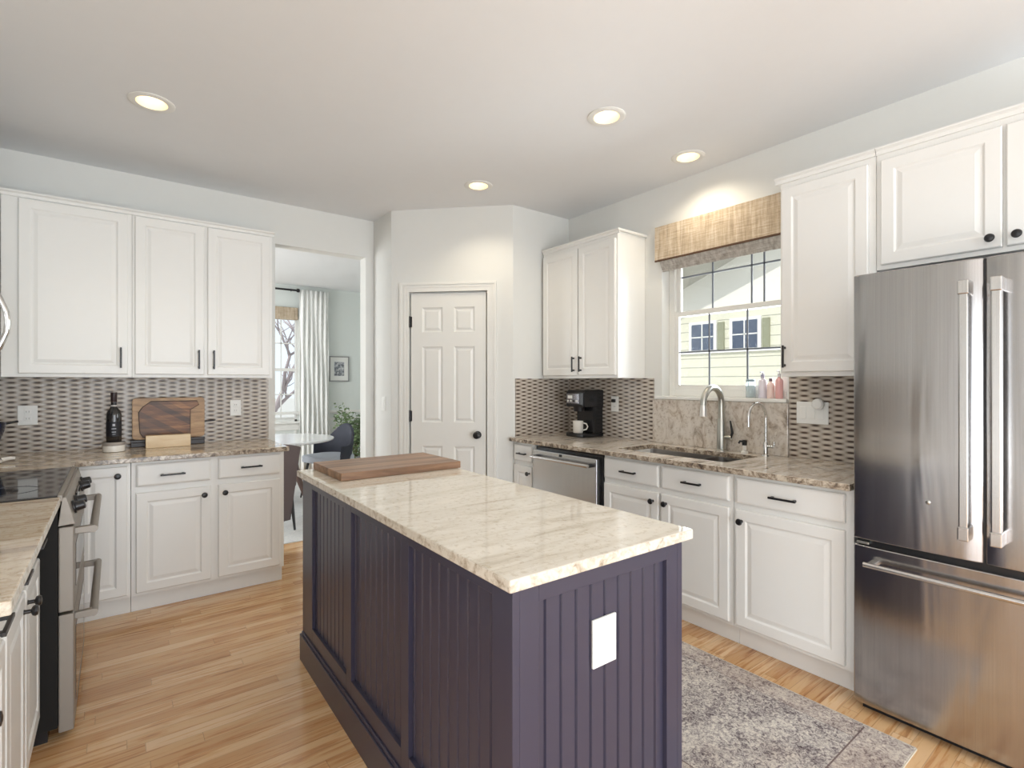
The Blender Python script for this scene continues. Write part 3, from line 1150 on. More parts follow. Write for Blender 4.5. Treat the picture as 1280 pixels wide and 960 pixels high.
# trim: stainless corner strip
# ------------------------------------------------------------------ range
rg = thing('range', 'stainless steel double oven range with black glass cooktop on the left', 'stove', (-.158, 2.562, 0), PI / 2)
RW = .836
bx('body', (0, RW, .010, .62, .05, .905), RANGESIDE, rg, .002)
bx('cooktop', (.0, RW, .012, .645, .905, .919), GLASSTOP, rg, .003)
bm = N(); box(bm, -.001, RW + .001, -.004, .012, .895, .9195); obj('cooktop_trim', bm, STEEL_R, rg, .002)
bm = N(); prism(bm, [(.0, .894), (-.004, .910), (-.014, .910), (-.040, .806), (.010, .802)], 'x', .0, RW)
cp = obj('control_panel', bm, STEEL_R, rg, .002)
for i, x in enumerate((.10, .23, .61, .74)):
    bm = N()
    c = Vector((x, -.030, .852)); d = Vector((0, -.97, .22)).normalized()
    tube(bm, [c, c + d * .006, c + d * .008, c + d * .034, c + d * .037], [.026, .026, .020, .017, .012], 20)
    obj('knob', bm, BLACK, cp, smooth='auto')
bm = N(); box(bm, .31, .53, -.032, -.026, .83, .872); 
obj('display', bm, GLASSTOP, cp)
for nm, z0, z1 in (('upper_oven_door', .478, .797), ('lower_oven_door', .028, .468)):
    bm = N(); box(bm, .002, RW - .002, -.036, .009, z0, z1); d_ = obj(nm, bm, STEEL_R, rg, .004)
    bm = N(); box(bm, .11, RW - .11, -.0375, -.0355, z0 + .06, z1 - .09); obj('oven_window', bm, GLASSTOP, d_, .002)
    bm = N(); zh = z1 - .030
    tube(bm, [(.05, -.092, zh), (RW - .05, -.092, zh)], .014, 16); h = obj('handle', bm, STEEL_R, d_, smooth='auto')
    for x in (.065, RW - .065):
        bm = N(); prism(bm, [(-.034, zh - .012), (-.034, zh + .012), (-.085, zh + .014), (-.107, zh + .002), (-.085, zh - .014)], 'x', x - .013, x + .013)
        obj('handle_post', bm, STEEL_R, h, .003)
bx('toe_kick', (.02, RW - .02, .04, .5, 0, .05), BLACKP, rg)
for cx_, cy_, r_ in ((.22, .18, .10), (.62, .18, .08), (.22, .46, .075), (.62, .46, .10)):
    bm = N()
    pts = [(cx_ + r_ * math.cos(k * PI / 24), cy_ + r_ * math.sin(k * PI / 24), .9193) for k in range(49)]
    tube(bm, pts, .0008, 6, cap=False)
    obj('burner_ring', bm, flat('burner_mark', srgb(60, 60, 64), .3), rg)

# ------------------------------------------------------------------ microwave
mw = thing('microwave', 'over-the-range microwave with curved steel handle above the stove', 'microwave', (-.445, 2.625, 1.375), PI / 2)
bx('body', (0, .755, 0, .38, 0, .42), BLACKP, mw, .004)
bx('door', (.0, .755, -.012, 0, .01, .415), STEEL, mw, .003)
bm = N()
tube(bm, [(.60, -.004, .085), (.60, -.035, .12), (.60, -.060, .19), (.60, -.064, .235), (.60, -.060, .28), (.60, -.035, .35), (.60, -.004, .385)], .012, 14)
obj('handle', bm, CHROME, mw, smooth='auto')

# ------------------------------------------------------------------ sink + faucets
sk = thing('sink', 'undermount stainless steel double bowl sink below the window', 'sink', (2.585, 1.50, 0))
for nm, a, b_, dz in (('large_bowl', .27, .760, .21), ('small_bowl', -.005, .255, .18)):
    bm = N()
    x0, x1, y0_, y1_ = -.005, .375, a, b_
    zt, zb = ZC0 - .0005, ZC0 - dz
    t_ = .012

    def rr(x0, x1, y0, y1, r, z, n=5):
        pts = []
        for cx_, cy_, a0 in ((x0 + r, y0 + r, PI), (x1 - r, y0 + r, 1.5 * PI), (x1 - r, y1 - r, 0), (x0 + r, y1 - r, .5 * PI)):
            for k in range(n + 1):
                an = a0 + k * .5 * PI / n
                pts.append(bm.verts.new((cx_ + r * math.cos(an), cy_ + r * math.sin(an), z)))
        return pts
    L = [rr(x0 - t_, x1 + t_, y0_ - .004, y1_ + .004, .04, zt), rr(x0, x1, y0_, y1_, .04, zt), rr(x0 + .006, x1 - .006, y0_ + .006, y1_ - .006, .04, zb + .02),
         rr(x0 + .03, x1 - .03, y0_ + .03, y1_ - .03, .04, zb)]
    for A, B in zip(L, L[1:]):
        for k in range(len(A)):
            bm.faces.new((A[k], A[(k + 1) % len(A)], B[(k + 1) % len(A)], B[k]))
    bm.faces.new(L[-1])
    bowl = obj(nm, bm, mat_steel('sink_steel_' + nm, (.42, .40, .39), .3, 0, False), sk, smooth='auto')
    bm = N(); lathe(bm, [(.042, 0), (.042, .003), (.020, .004), (.018, .001)], o=((x0 + x1) / 2 + .03, (y0_ + y1_) / 2, zb + .001), seg=24)
    obj('drain', bm, CHROME, bowl, smooth='auto')


def arc(c, r, a0, a1, n, plane='x'):
    out = []
    for k in range(n + 1):
        a = a0 + (a1 - a0) * k / n
        out.append((c[0] + r * math.cos(a), c[1], c[2] + r * math.sin(a)))
    return out


fc = thing('faucet', 'tall brushed nickel pull-down kitchen faucet behind the sink', 'faucet', (3.022, 1.775, ZC1), 0)
bm = N(); lathe(bm, [(.034, 0), (.034, .006), (.0285, .010), (.026, .19), (.023, .20)], seg=24); obj('body', bm, NICKEL, fc, smooth='auto')
bm = N()
pts = [(0, 0, .15), (0, 0, .20), (0, 0, .27)] + arc((-.100, 0, .295), .100, 0, PI, 16)[1:] + [(-.200, 0, .285)]
tube(bm, pts, [.022, .021, .020] + [.019] * 15 + [.018, .018], 18); obj('spout', bm, NICKEL, fc, smooth='auto')
bm = N(); lathe(bm, [(.018, .290), (.020, .275), (.023, .225), (.024, .222), (.0, .222)], o=(-.200, 0, 0), seg=20); obj('spray_head', bm, flat('spray_head_metal', (.72, .70, .67), .28, .7), fc, smooth='auto')
bm = N(); tube(bm, [(0, -.02, .085), (0, -.066, .085)], .015, 16); hv = obj('handle_hub', bm, NICKEL, fc, smooth='auto')
bm = N(); tube(bm, [(0, -.060, .085), (.0, -.072, .115), (0, -.058, .190)], [.008, .008, .005], 10); obj('lever', bm, BLACK, hv, smooth='auto')

ff = thing('water_filter_faucet', 'small chrome gooseneck filter faucet right of the main faucet', 'faucet', (3.006, 1.488, ZC1), math.radians(-8))
bm = N(); lathe(bm, [(.024, 0), (.022, .006), (.014, .010), (.014, .075), (.010, .082)], seg=20); obj('body', bm, CHROME, ff, smooth='auto')
bm = N(); tube(bm, [(0, 0, .06), (0, 0, .22)] + arc((-.078, 0, .228), .078, 0, PI, 14)[1:] + [(-.156, 0, .175)], .0075, 14); obj('spout', bm, CHROME, ff, smooth='auto')
bm = N(); tube(bm, [(0, -.012, .056), (0, -.045, .056)], .008, 12); tube(bm, [(0, -.042, .056), (0, -.052, .060), (0, -.052, .085)], .005, 10); obj('lever', bm, CHROME, ff, smooth='auto')
sd = thing('soap_dispenser', 'short built-in soap dispenser between the two faucets', 'soap dispenser', (2.998, 1.612, ZC1))
bm = N(); lathe(bm, [(.020, 0), (.020, .012), (.013, .018), (.011, .05)], seg=20); obj('base', bm, CERAM, sd, smooth='auto')
bm = N(); lathe(bm, [(.014, .05), (.015, .078), (.010, .082)], seg=20); tube(bm, [(0, 0, .072), (-.055, 0, .078), (-.065, 0, .068)], .006, 10); obj('pump', bm, BLACK, sd, smooth='auto')

# ------------------------------------------------------------------ window shade
sh = thing('roman_shade', 'woven reed roman shade gathered at the top of the kitchen window', 'window shade', (XR, 1.84, 2.20))
bm = N()
n = 40
ya, yb = -.455, .449
A, B, C_, D_ = [], [], [], []
for k in range(n + 1):
    y = ya + (yb - ya) * k / n
    w = .0015 * math.sin(k * 2.3) + .001 * math.sin(k * 5.1)
    for L, (x, z) in zip((A, B, C_, D_), ((-.048 + w, .235), (-.050 + w, .0), (-.044 + w, .0), (-.042 + w, .235))):
        L.append(bm.verts.new((x, y, z)))
loops = (A, B, C_, D_)
for i in range(4):
    P, Q = loops[i], loops[(i + 1) % 4]
    for k in range(n):
        bm.faces.new((P[k], P[k + 1], Q[k + 1], Q[k]))
bm.faces.new([L[0] for L in loops]); bm.faces.new([L[-1] for L in loops][::-1])
box(bm, -.044, -.001, ya, ya + .006, .0, .235); box(bm, -.044, -.001, yb - .006, yb, .0, .235)
obj('valance', bm, WOVEN, sh)
bx('headrail', (-.040, -.001, ya + .01, yb - .01, .19, .232), WALNUT, sh)
bx('hem', (-.052, -.041, ya, yb, -.008, .002), flat('dark_hem', srgb(92, 66, 48), .8), sh)
bm = N()
for k in range(6):
    zz = -.006 - k * .011
    xx = -.036 + k * .006
    prism(bm, [(xx, zz), (xx + .006, zz - .014), (xx + .012, zz - .014), (xx + .03, zz + .002)], 'y', ya + .012, yb - .03)
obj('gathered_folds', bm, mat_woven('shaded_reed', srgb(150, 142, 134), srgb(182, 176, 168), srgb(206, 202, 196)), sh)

# bottles on the sill
SZ = WZ0 + .0
sg = 'soap bottles and jar on the window sill'


def sill_bottle(label, y, r, hgt, mat, capm, nm='soap_bottle', x=XR + .030, cap_h=.03, pump=False, cat='bottle'):
    t = thing(nm, label, cat, (x, y, SZ), 0, sg)
    bm = N(); lathe(bm, [(r * .9, 0), (r, .004), (r, hgt * .68), (r * .85, hgt * .76), (r * .38, hgt * .82), (r * .38, hgt * .86)], seg=24); obj('bottle_body', bm, mat, t, smooth='auto')
    bm = N(); lathe(bm, [(r * .45, hgt * .86), (r * .45, hgt), (r * .2, hgt + .002)], seg=18)
    if pump:
        tube(bm, [(0, 0, hgt * .97), (0, .0, hgt + .012), (-.03, 0, hgt + .012)], .004, 10)
    obj('cap', bm, capm, t, smooth='auto')
    return t


jar = thing('glass_jar', 'small clear glass jar on the window sill left of the bottles', 'jar', (XR + .040, 1.640, SZ), 0, sg)
bm = N(); lathe(bm, [(.026, 0), (.028, .004), (.028, .085), (.024, .095), (.024, .10), (.021, .10), (.021, .093), (.025, .083), (.025, .008), (.003, .006)], seg=28)
obj('jar_body', bm, mat_clear('jar_glass', (.86, .93, .95)), jar, smooth='auto')
bm = N(); lathe(bm, [(.026, .100), (.027, .114), (.02, .117)], seg=24); obj('lid', bm, flat('grey_lid', srgb(150, 168, 176), .4), jar, smooth='auto')
LAV = flat('lavender_soap', srgb(232, 226, 236), .25); PINK = flat('pink_soap', srgb(246, 220, 212), .25); ROSE = flat('rose_soap', srgb(232, 178, 176), .25)
sill_bottle('pale lavender soap bottle on the window sill beside the jar', 1.560, .024, .145, LAV, flat('pale_cap', srgb(190, 186, 206), .3), pump=True)
sill_bottle('light pink soap bottle, middle of the three on the window sill', 1.512, .021, .120, PINK, flat('dusky_cap', srgb(110, 90, 100), .3))
sill_bottle('rose red soap bottle at the right end of the window sill', 1.462, .021, .150, ROSE, flat('white_cap', srgb(228, 226, 226), .3), pump=True)


# ------------------------------------------------------------------ outlets
def plate(name, label, loc, rz, w, h_, kind, group=None, n=1):
    t = thing(name, label, 'outlet' if 'outlet' in name else 'light switch', loc, rz, group)
    bx('cover_plate', (-w / 2, w / 2, -.006, 0, -h_ / 2, h_ / 2), WHITE, t, .002)
    for i in range(n):
        cx_ = (i - (n - 1) / 2) * .046
        if kind == 'outlet':
            for s in (-1, 1):
                bm = N(); box(bm, cx_ - .016, cx_ + .016, -.0075, -.006, s * .021 - .014, s * .021 + .014)
                f = obj('socket', bm, WHITE, t, .001)
                bm = N()
                for q in (-1, 1):
                    box(bm, cx_ + q * .006 - .001, cx_ + q * .006 + .001, -.0080, -.0072, s * .021 - .004, s * .021 + .006)
                obj('slots', bm, SLOT, f)
        else:
            bx('rocker', (cx_ - .016, cx_ + .016, -.010, -.006, -.034, .034), WHITE, t, .002)
    return t


plate('outlet', 'white wall outlet on the mosaic backsplash left of the wine bottle', (-.418, YB - .0095, 1.142), 0, .090, .118, 'outlet', n=1)
plate('outlet', 'white wall outlet on the mosaic backsplash right of the cutting board', (.708, YB - .0095, 1.155), 0, .072, .115, 'outlet')
t = plate('outlet', 'white wall outlet right of the coffee maker with a black plug', (XR - .0095, 2.690, 1.175), R90, .072, .118, 'outlet')
bm = N(); box(bm, -.014, .014, -.032, -.0082, .012, .038); tag(obj('power_plug', bm, BLACKP, None, .004), 'black power plug in the outlet right of the coffee maker', 'plug')
bpy.data.objects['power_plug'].location = (XR - .0095, 2.690, 1.175); bpy.data.objects['power_plug'].rotation_euler = (0, 0, R90)
plate('light_switch', 'white three-gang switch plate on the backsplash beside the refrigerator', (XR - .0095, 1.262, 1.172), R90, .165, .122, 'switch', n=3)
bm = N(); lathe(bm, [(.026, 0), (.030, -.010), (.030, -.026), (.022, -.034), (.004, -.036)], axis='y', o=(0, 0, 0), seg=28)
o = obj('night_light', bm, WHITE, None, smooth='auto'); o.location = (XR - .0205, 1.222, 1.222); o.rotation_euler = (0, 0, R90)
tag(o, 'round white plug-in night light on the switch plate by the refrigerator', 'night light')
plate('light_switch', 'narrow white light switch on the wall beside the doorway', (1.7795, 4.07, 1.165), R90, .072, .115, 'switch')

# ------------------------------------------------------------------ coffee maker + mug
cm = thing('coffee_maker', 'black drip coffee maker on the far right countertop', 'coffee maker', (2.845, 3.000, ZC1 + .0005), R90)
bx('base', (0, .195, 0, .225, 0, .032), BLACKP, cm, .008)
bx('tower', (.003, .192, .115, .222, .030, .240), BLACKP, cm, .010)
bm = N(); prism(bm, [(.005, .235), (.0, .255), (.0, .350), (.02, .368), (.225, .368), (.225, .235)], 'x', 0, .195); hd = obj('brew_head', bm, BLACKP, cm, .008)
bx('control_panel', (.010, .150, -.004, .004, .262, .338), flat('panel_silver', srgb(150, 150, 156), .25, .8), hd, .003)
for k in range(4):
    bm = N(); lathe(bm, [(.008, -.004), (.008, -.008), (.004, -.009)], axis='y', o=(.028 + k * .032, 0, .282), seg=16); obj('button', bm, WHITE if k != 2 else BLACK, hd, smooth='auto')
bx('screen', (.025, .075, -.0055, -.003, .300, .325), WHITE, hd, .001)
bm = N(); lathe(bm, [(.040, .20), (.045, .235)], o=(.085, .06, 0), seg=24); obj('filter_cone', bm, BLACK, cm, smooth='auto')
mg = thing('mug', 'white ceramic mug standing on the coffee maker plate', 'mug', (2.885, 2.905, ZC1 + .0335), 0)
bm = N(); lathe(bm, [(.036, 0), (.040, .005), (.041, .092), (.037, .092), (.036, .008), (.002, .006)], seg=32); obj('cup', bm, CERAM, mg, smooth='auto')
bm = N(); tube(bm, [(0.028, -.028, .020), (.045, -.046, .026), (.052, -.054, .048), (.045, -.046, .070), (.028, -.028, .076)], .0055, 10); obj('handle', bm, CERAM, mg, smooth='auto')

# ------------------------------------------------------------------ left counter: bottle, boards, block, pan
co = thing('wine_coaster', 'round cream stone wine coaster under the dark bottle', 'coaster', (-.004, 4.03, ZC1 + .0005))
bm = N(); lathe(bm, [(.052, 0), (.056, .003), (.056, .040), (.054, .042)], seg=36); lathe(bm, [(.054, .042), (.056, .044), (.056, .060), (.050, .060), (.050, .050), (.002, .050)], seg=36)
obj('dish', bm, CERAM, co, smooth='auto')
bm = N(); lathe(bm, [(.0563, .040), (.0570, .041), (.0570, .059), (.0563, .060)], seg=36); obj('band', bm, flat('grey_band', srgb(160, 152, 144), .4), co, smooth='auto')
wbt = thing('wine_bottle', 'dark wine bottle with a black label on the left countertop', 'bottle', (-.004, 4.03, ZC1 + .0515))
DKG = flat('dark_bottle_glass', (.010, .010, .012), .06, spec=.8)
bm = N(); lathe(bm, [(.036, 0), (.0385, .004), (.0385, .175), (.034, .198), (.020, .218), (.0145, .232), (.0145, .300), (.016, .301), (.016, .312), (.002, .313)], seg=36); obj('glass_body', bm, DKG, wbt, smooth='auto')
bm = N(); lathe(bm, [(.0150, .255), (.0155, .256), (.0168, .314), (.002, .3145)], seg=24); obj('capsule', bm, flat('capsule', srgb(46, 32, 34), .4), wbt, smooth='auto')
bm = N(); lathe(bm, [(.0150, .225), (.0165, .227), (.0150, .236)], seg=24); obj('neck_ring', bm, flat('ring', srgb(190, 186, 184), .4), wbt, smooth='auto')


def curved(name, r, a0, a1, z0, z1, mat, parent):
    bm = N()
    n = 14
    V = [[bm.verts.new((rr_ * math.cos(a0 + (a1 - a0) * k / n), rr_ * math.sin(a0 + (a1 - a0) * k / n), z)) for k in range(n + 1)]
         for rr_, z in ((r, z0), (r, z1), (r - .0008, z1), (r - .0008, z0))]
    for i in range(4):
        P, Q = V[i], V[(i + 1) % 4]
        for k in range(n):
            bm.faces.new((P[k], P[k + 1], Q[k + 1], Q[k]))
    return obj(name, bm, mat, parent, smooth=False)


lb = curved('label_paper', .0393, -PI * .95, -PI * .05, .045, .135, flat('black_label', srgb(26, 26, 32), .5), wbt)
for z0_, z1_, a in ((.108, .122, .16), (.090, .094, .30), (.070, .074, .26), (.058, .060, .2)):
    curved('label_print', .0398, -PI * .5 - a, -PI * .5 + a, z0_, z1_, flat('label_ink', srgb(190, 192, 200), .5), lb)

cb_ = thing('cutting_board', 'rectangular striped acacia cutting board leaning on the backsplash', 'cutting board', (.297, 4.215, ZC1 + .048), 0)
bm = N()


def rrect(w, h_, r, n=6):
    p = []
    for cx_, cz_, a0 in ((-w / 2 + r, r, PI), (w / 2 - r, r, 1.5 * PI), (w / 2 - r, h_ - r, 0), (-w / 2 + r, h_ - r, .5 * PI)):
        for k in range(n + 1):
            a = a0 + k * .5 * PI / n
            p.append((cx_ + r * math.cos(a), cz_ + r * math.sin(a)))
    return p


prism(bm, rrect(.412, .275, .022), 'y', .0, .022)
rim = obj('rim', bm, ACACIA_L, cb_, .002)
bm = N()
cut = [(-.165, .045), (-.145, .012), (.120, .012), (.120, .190), (.172, .225), (.160, .252), (-.105, .252), (-.150, .215), (-.172, .180)]
prism(bm, cut, 'y', -.0025, .001)
obj('cutting_face', bm, ACACIA, cb_, .001)
bm = N()
ctr = Vector((-.02, 0, .13))
pts = [Vector((p[0], -.0028, p[1])) for p in cut]
tube(bm, pts + [pts[0]], .0022, 6); obj('juice_groove', bm, flat('groove', srgb(52, 32, 20), .6), cb_)
bm = N(); tube(bm, [(.20, .012, .105), (.262, .012, .108), (.275, .012, .112)], .0045, 10); obj('handle', bm, BLACK, cb_, smooth='auto')
cs = thing('board_stand', 'low black stand holding up the acacia cutting board', 'stand', (.297, 4.215, ZC1 + .0005))
bx('base', (-.215, .205, -.020, .045, 0, .030), flat('black_wood', srgb(36, 26, 24), .35), cs, .003)
bx('lip', (-.215, .205, -.020, -.010, .030, .046), flat('black_wood', srgb(36, 26, 24), .35), cs, .002)
bm = N(); box(bm, -.124, .124, 0, .055, 0, .080)
o = obj('wood_block', bm, MAPLE, None, .003); o.location = (.283, 4.085, ZC1 + .0005)
tag(o, 'pale maple block standing in front of the acacia cutting board', 'wood block')
pn = thing('saucepan', 'dark navy saucepan at the left edge of the countertop', 'pan', (-.600, 3.98, ZC1 + .0005), math.radians(30))
bm = N(); lathe(bm, [(.062, 0), (.070, .008), (.118, .165), (.124, .205), (.119, .205), (.112, .165), (.064, .014), (.002, .012)], seg=40)
obj('bowl', bm, flat('navy_enamel', srgb(34, 40, 60), .15), pn, smooth='auto')
bm = N(); tube(bm, [(.115, 0, .190), (.16, 0, .200), (.185, 0, .203)], [.006, .006, .007], 10); obj('handle', bm, BLACK, pn, smooth='auto')
sr = thing('spoon_rest', 'white ceramic spoon rest by the dark saucepan', 'spoon rest', (-.525, 3.80, ZC1 + .0005), .3)
bm = N(); lathe(bm, [(.040, 0), (.055, .006), (.058, .020), (.055, .020), (.050, .008), (.002, .004)], seg=32); obj('dish', bm, CERAM, sr, smooth='auto')
bm = N(); tube(bm, [(.052, 0, .017), (.085, 0, .022), (.105, 0, .020)], [.012, .010, .008], 10); obj('handle', bm, CERAM, sr, smooth='auto')

# ------------------------------------------------------------------ recessed ceiling lights
BULB = emit('lamp_lens', (1.0, .92, .76), 6.0)
BAFF = flat('lamp_baffle', srgb(244, 224, 186), .5)
for (x, y, lb_, pw_, sp_) in (  # positions repeat LAMPS
        (.147, 3.135, 'recessed ceiling light above the left cabinets and wine bottle', 9, 1.9),
        (2.046, 1.850, 'recessed ceiling light over the island aisle, left of the window lamp', 9, 1.9),
        (2.809, 1.872, 'recessed ceiling light close to the wall above the window shade', 13, 2.5),
        (2.043, 3.050, 'recessed ceiling light nearest the pantry door', 12, 2.3)):
    t = thing('recessed_light', lb_, 'ceiling light', (x, y, H), 0, 'recessed ceiling lights')
    bm = N(); lathe(bm, [(.0665, .0), (.0995, -.0002), (.0995, -.003), (.090, -.007), (.068, -.005), (.0665, .0)], seg=48, cap=False); obj('trim_ring', bm, TRIM, t, smooth='auto')
    bm = N()
    R = [[bm.verts.new((r * math.cos(2 * PI * k / 48), r * math.sin(2 * PI * k / 48), z)) for k in range(48)] for r, z in ((.0668, -.004), (.0655, .03), (.060, .062), (.060, .075), (.0695, .075), (.0695, -.001))]
    for A_, B_ in zip(R, R[1:] + R[:1]):
        for k in range(48):
            bm.faces.new((A_[k], A_[(k + 1) % 48], B_[(k + 1) % 48], B_[k]))
    obj('baffle', bm, BAFF, t, smooth='auto')
    bm = N(); lathe(bm, [(.0595, .072), (.046, .066), (.043, .050), (.025, .044), (.002, .042)], seg=32); obj('lens', bm, BULB, t, smooth='auto')
    d = bpy.data.lights.new('lamp_light', 'SPOT')
    d.energy = pw_ * 1.15
    d.color = (1.0, .88, .68)
    d.spot_size = sp_
    d.spot_blend = .7
    d.shadow_soft_size = .04
    lo = bpy.data.objects.new('lamp_light', d); COL.objects.link(lo); lo.parent = t; lo.location = (0, 0, -.012)

# ------------------------------------------------------------------ rug by the sink run
rg2 = thing('area_rug', 'distressed grey and cream patterned runner rug beside the island', 'rug', (1.475, .60, .0))
RWD = .845
bx('border', (0, RWD, 0, 2.25, .0003, .007), RUG_B, rg2, .002)
bx('field', (.115, RWD - .115, .16, 2.09, .0071, .0078), RUG, rg2)
LN = flat('rug_line', srgb(118, 102, 100), .95)
for a, b_, c_, d_ in ((.112, .115, .155, 2.095), (RWD - .115, RWD - .113, .155, 2.095), (.02, RWD - .02, .155, .160), (.02, RWD - .02, 2.09, 2.095)):
    bx('border_line', (a, b_, c_, d_, .0071, .0080), LN, rg2)
for a, b_, c_, d_ in ((-.004, 0, 0, 2.25), (RWD, RWD + .004, 0, 2.25), (0, RWD, -.004, 0), (0, RWD, 2.25, 2.254)):
    bx('binding', (a, b_, c_, d_, .0003, .006), flat('rug_binding', srgb(206, 196, 180), .95), rg2)

# ------------------------------------------------------------------ dining room
tag(bx('area_rug', (.2, 3.2, 4.55, 7.4, .0003, .006), RUG_D, None, .002), 'large pale grey rug under the dining table beyond the doorway', 'rug')
dt = thing('dining_table', 'round white-topped dining table on walnut legs beyond the doorway', 'table', (1.36, 5.78, .013))
bm = N(); lathe(bm, [(.52, .712), (.545, .722), (.55, .734), (.545, .740), (.002, .740)], seg=64); obj('tabletop', bm, flat('marble_white', srgb(232, 232, 232), .15), dt, smooth='auto')
for k in range(4):
    a = PI / 4 + k * PI / 2 + .5
    bm = N(); c, s = math.cos(a), math.sin(a)
    tube(bm, [(c * .10, s * .10, .711), (c * .18, s * .18, .35), (c * .30, s * .30, .0)], [.045, .032, .018], 14)
    obj('leg', bm, WALNUT, dt, smooth='auto')


def chair(label, x, y, rz):
    t = thing('dining_chair', label, 'chair', (x, y, .0105), rz, 'upholstered dining chairs')
    # front faces -y; shell back with wings
    bm = N(); 
    pts = rrect(.48, .46, .10, 6)
    prism(bm, [(p[0], p[1] - .23) for p in pts], 'z', .41, .49)
    obj('seat', bm, LGREY, t, .02, seg=3)
    bm = N(); n = 20
    V = []
    for k in range(n + 1):
        a = math.radians(-15 + 210 * k / n)
        wtop = .60 + .24 * math.sin(max(0, min(PI, a))) ** 2
        cx_, sy_ = .255 * math.cos(a), .22 * math.sin(a) + .02
        V.append([bm.verts.new((cx_ * f, sy_ * f + g, z)) for f, g, z in ((1.0, 0, .36), (1.07, .03, wtop), (.96, .02, wtop), (.90, 0, .40))])
    for P, Q in zip(V, V[1:]):
        for i in range(4):
            bm.faces.new((P[i], Q[i], Q[(i + 1) % 4], P[(i + 1) % 4]))
    bm.faces.new(V[0]); bm.faces.new(V[-1][::-1])
    obj('back_shell', bm, DGREY, t, .01, smooth=True)
    for sx in (-1, 1):
        for sy in (-1, 1):
            bm = N(); tube(bm, [(sx * .16, sy * .15, .42), (sx * .22, sy * .21, 0)], [.016, .009], 12)
            obj('leg', bm, BLACK, t, smooth='auto')
    return t


chair('charcoal dining chair with pale seat right of the dining table', 1.98, 6.10, math.radians(-70))
chair('charcoal dining chair on the far left side of the table', .75, 6.25, math.radians(60))
# small side chair leg / panel seen past the cabinet
cp_ = thing('dining_chair', 'brown upholstered chair seen from behind just past the doorway', 'chair', (1.125, 5.12, .0105), math.radians(176), 'upholstered dining chairs')
BRN = flat('taupe_upholstery', srgb(104, 92, 92), .8)
bm = N()
prof = [(.0, .34), (.05, .80)]
n = 16
V = []
for k in range(n + 1):
    s = k / n * 2 - 1
    wv = .05 * (1 - s * s)
    V.append([bm.verts.new(p) for p in ((s * .15, .19 + wv, .09), (s * .225, .25 + wv, .79 - .04 * s * s), (s * .215, .20 + wv, .79 - .04 * s * s), (s * .14, .15 + wv, .09))])
for P, Q in zip(V, V[1:]):
    for i in range(4):
        bm.faces.new((P[i], Q[i], Q[(i + 1) % 4], P[(i + 1) % 4]))
bm.faces.new(V[0]); bm.faces.new(V[-1][::-1])
obj('backrest', bm, BRN, cp_, .008, smooth=True)
bm = N(); prism(bm, [(p[0], p[1] - .22) for p in rrect(.42, .42, .08, 5)], 'z', .38, .46); obj('seat', bm, BRN, cp_, .02, seg=3)
for sx in (-1, 1):
    for sy in (-1, 1):
        bm = N(); tube(bm, [(sx * .15, sy * .16, .40), (sx * .18, sy * .21, 0)], [.020, .010], 12); obj('leg', bm, BLACK, cp_, smooth='auto')

# curtain, rod, shade, picture
cr = thing('curtain_rod', 'black curtain rod above the dining window', 'curtain rod', (1.5, YD - .09, 2.652))
bm = N(); tube(bm, [(-.75, 0, 0), (.55, 0, 0)], .014, 12); obj('pole', bm, BLACK, cr, smooth='auto')
bm = N(); lathe(bm, [(.010, .55), (.026, .56), (.026, .59), (.010, .60)], axis='x', seg=20); obj('finial', bm, BLACK, cr, smooth='auto')
bm = N(); tube(bm, [(.50, 0, 0), (.50, .088, 0)], .008, 10); obj('bracket', bm, BLACK, cr)
ct = N()
n = 90
x0_, x1_ = 2.09, 2.50
rows_ = 14
G = []
for j in range(rows_ + 1):
    z = 2.668 - (2.668 - .02) * j / rows_
    spread = 1 + .10 * (j / rows_) ** 2
    rowv = []
    for k in range(n + 1):
        s = k / n
        x = x0_ + (x1_ - x0_) * s * spread
        y = YD - .10 + .028 * math.sin(s * 2 * PI * 6.5 + .3 * math.sin(j * .5)) * (0.6 + .4 * j / rows_) + .008 * math.sin(s * 31 + j)
        rowv.append(ct.verts.new((x, y, z)))
    G.append(rowv)
for a, b_ in zip(G, G[1:]):
    for k in range(n):
        ct.faces.new((a[k], a[k + 1], b_[k + 1], b_[k]))
o = obj('curtain', ct, CURT, None, smooth=True)
sm = o.modifiers.new('solid', 'SOLIDIFY'); sm.thickness = .004
tag(o, 'floor-length white curtain beside the dining window', 'curtain')
tag(bx('woven_shade', (1.12, 2.085, YD - .05, YD - .012, 2.235, 2.41), WOVEN, None, .004), 'rolled woven shade at the top of the dining window', 'window shade')
pf = thing('framed_picture', 'small framed abstract print on the dining room wall', 'picture', (2.69, YD - .001, 1.546))
FRM = flat('frame_grey', srgb(150, 150, 150), .4)
bm = N()
for a, b_, c_, d_ in ((-.15, .15, .175, .19), (-.15, .15, -.19, -.175), (-.15, -.135, -.175, .175), (.135, .15, -.175, .175)):
    box(bm, a, b_, -.022, 0, c_, d_)
obj('frame', bm, FRM, pf, .001)
bx('mat_board', (-.135, .135, -.010, -.002, -.175, .175), WHITE, pf)
m, t_, b__ = nt('abstract_print')
cc = ramp(t_, noise(t_, coords(t_, (1, 1, 1)), 26, 5, .7), [(.4, srgb(90, 94, 102)), (.5, srgb(160, 164, 170)), (.62, srgb(214, 214, 214))])
t_.links.new(cc, b__.inputs['Base Color'])
bx('print', (-.075, .075, -.0115, -.010, -.105, .105), m, pf)

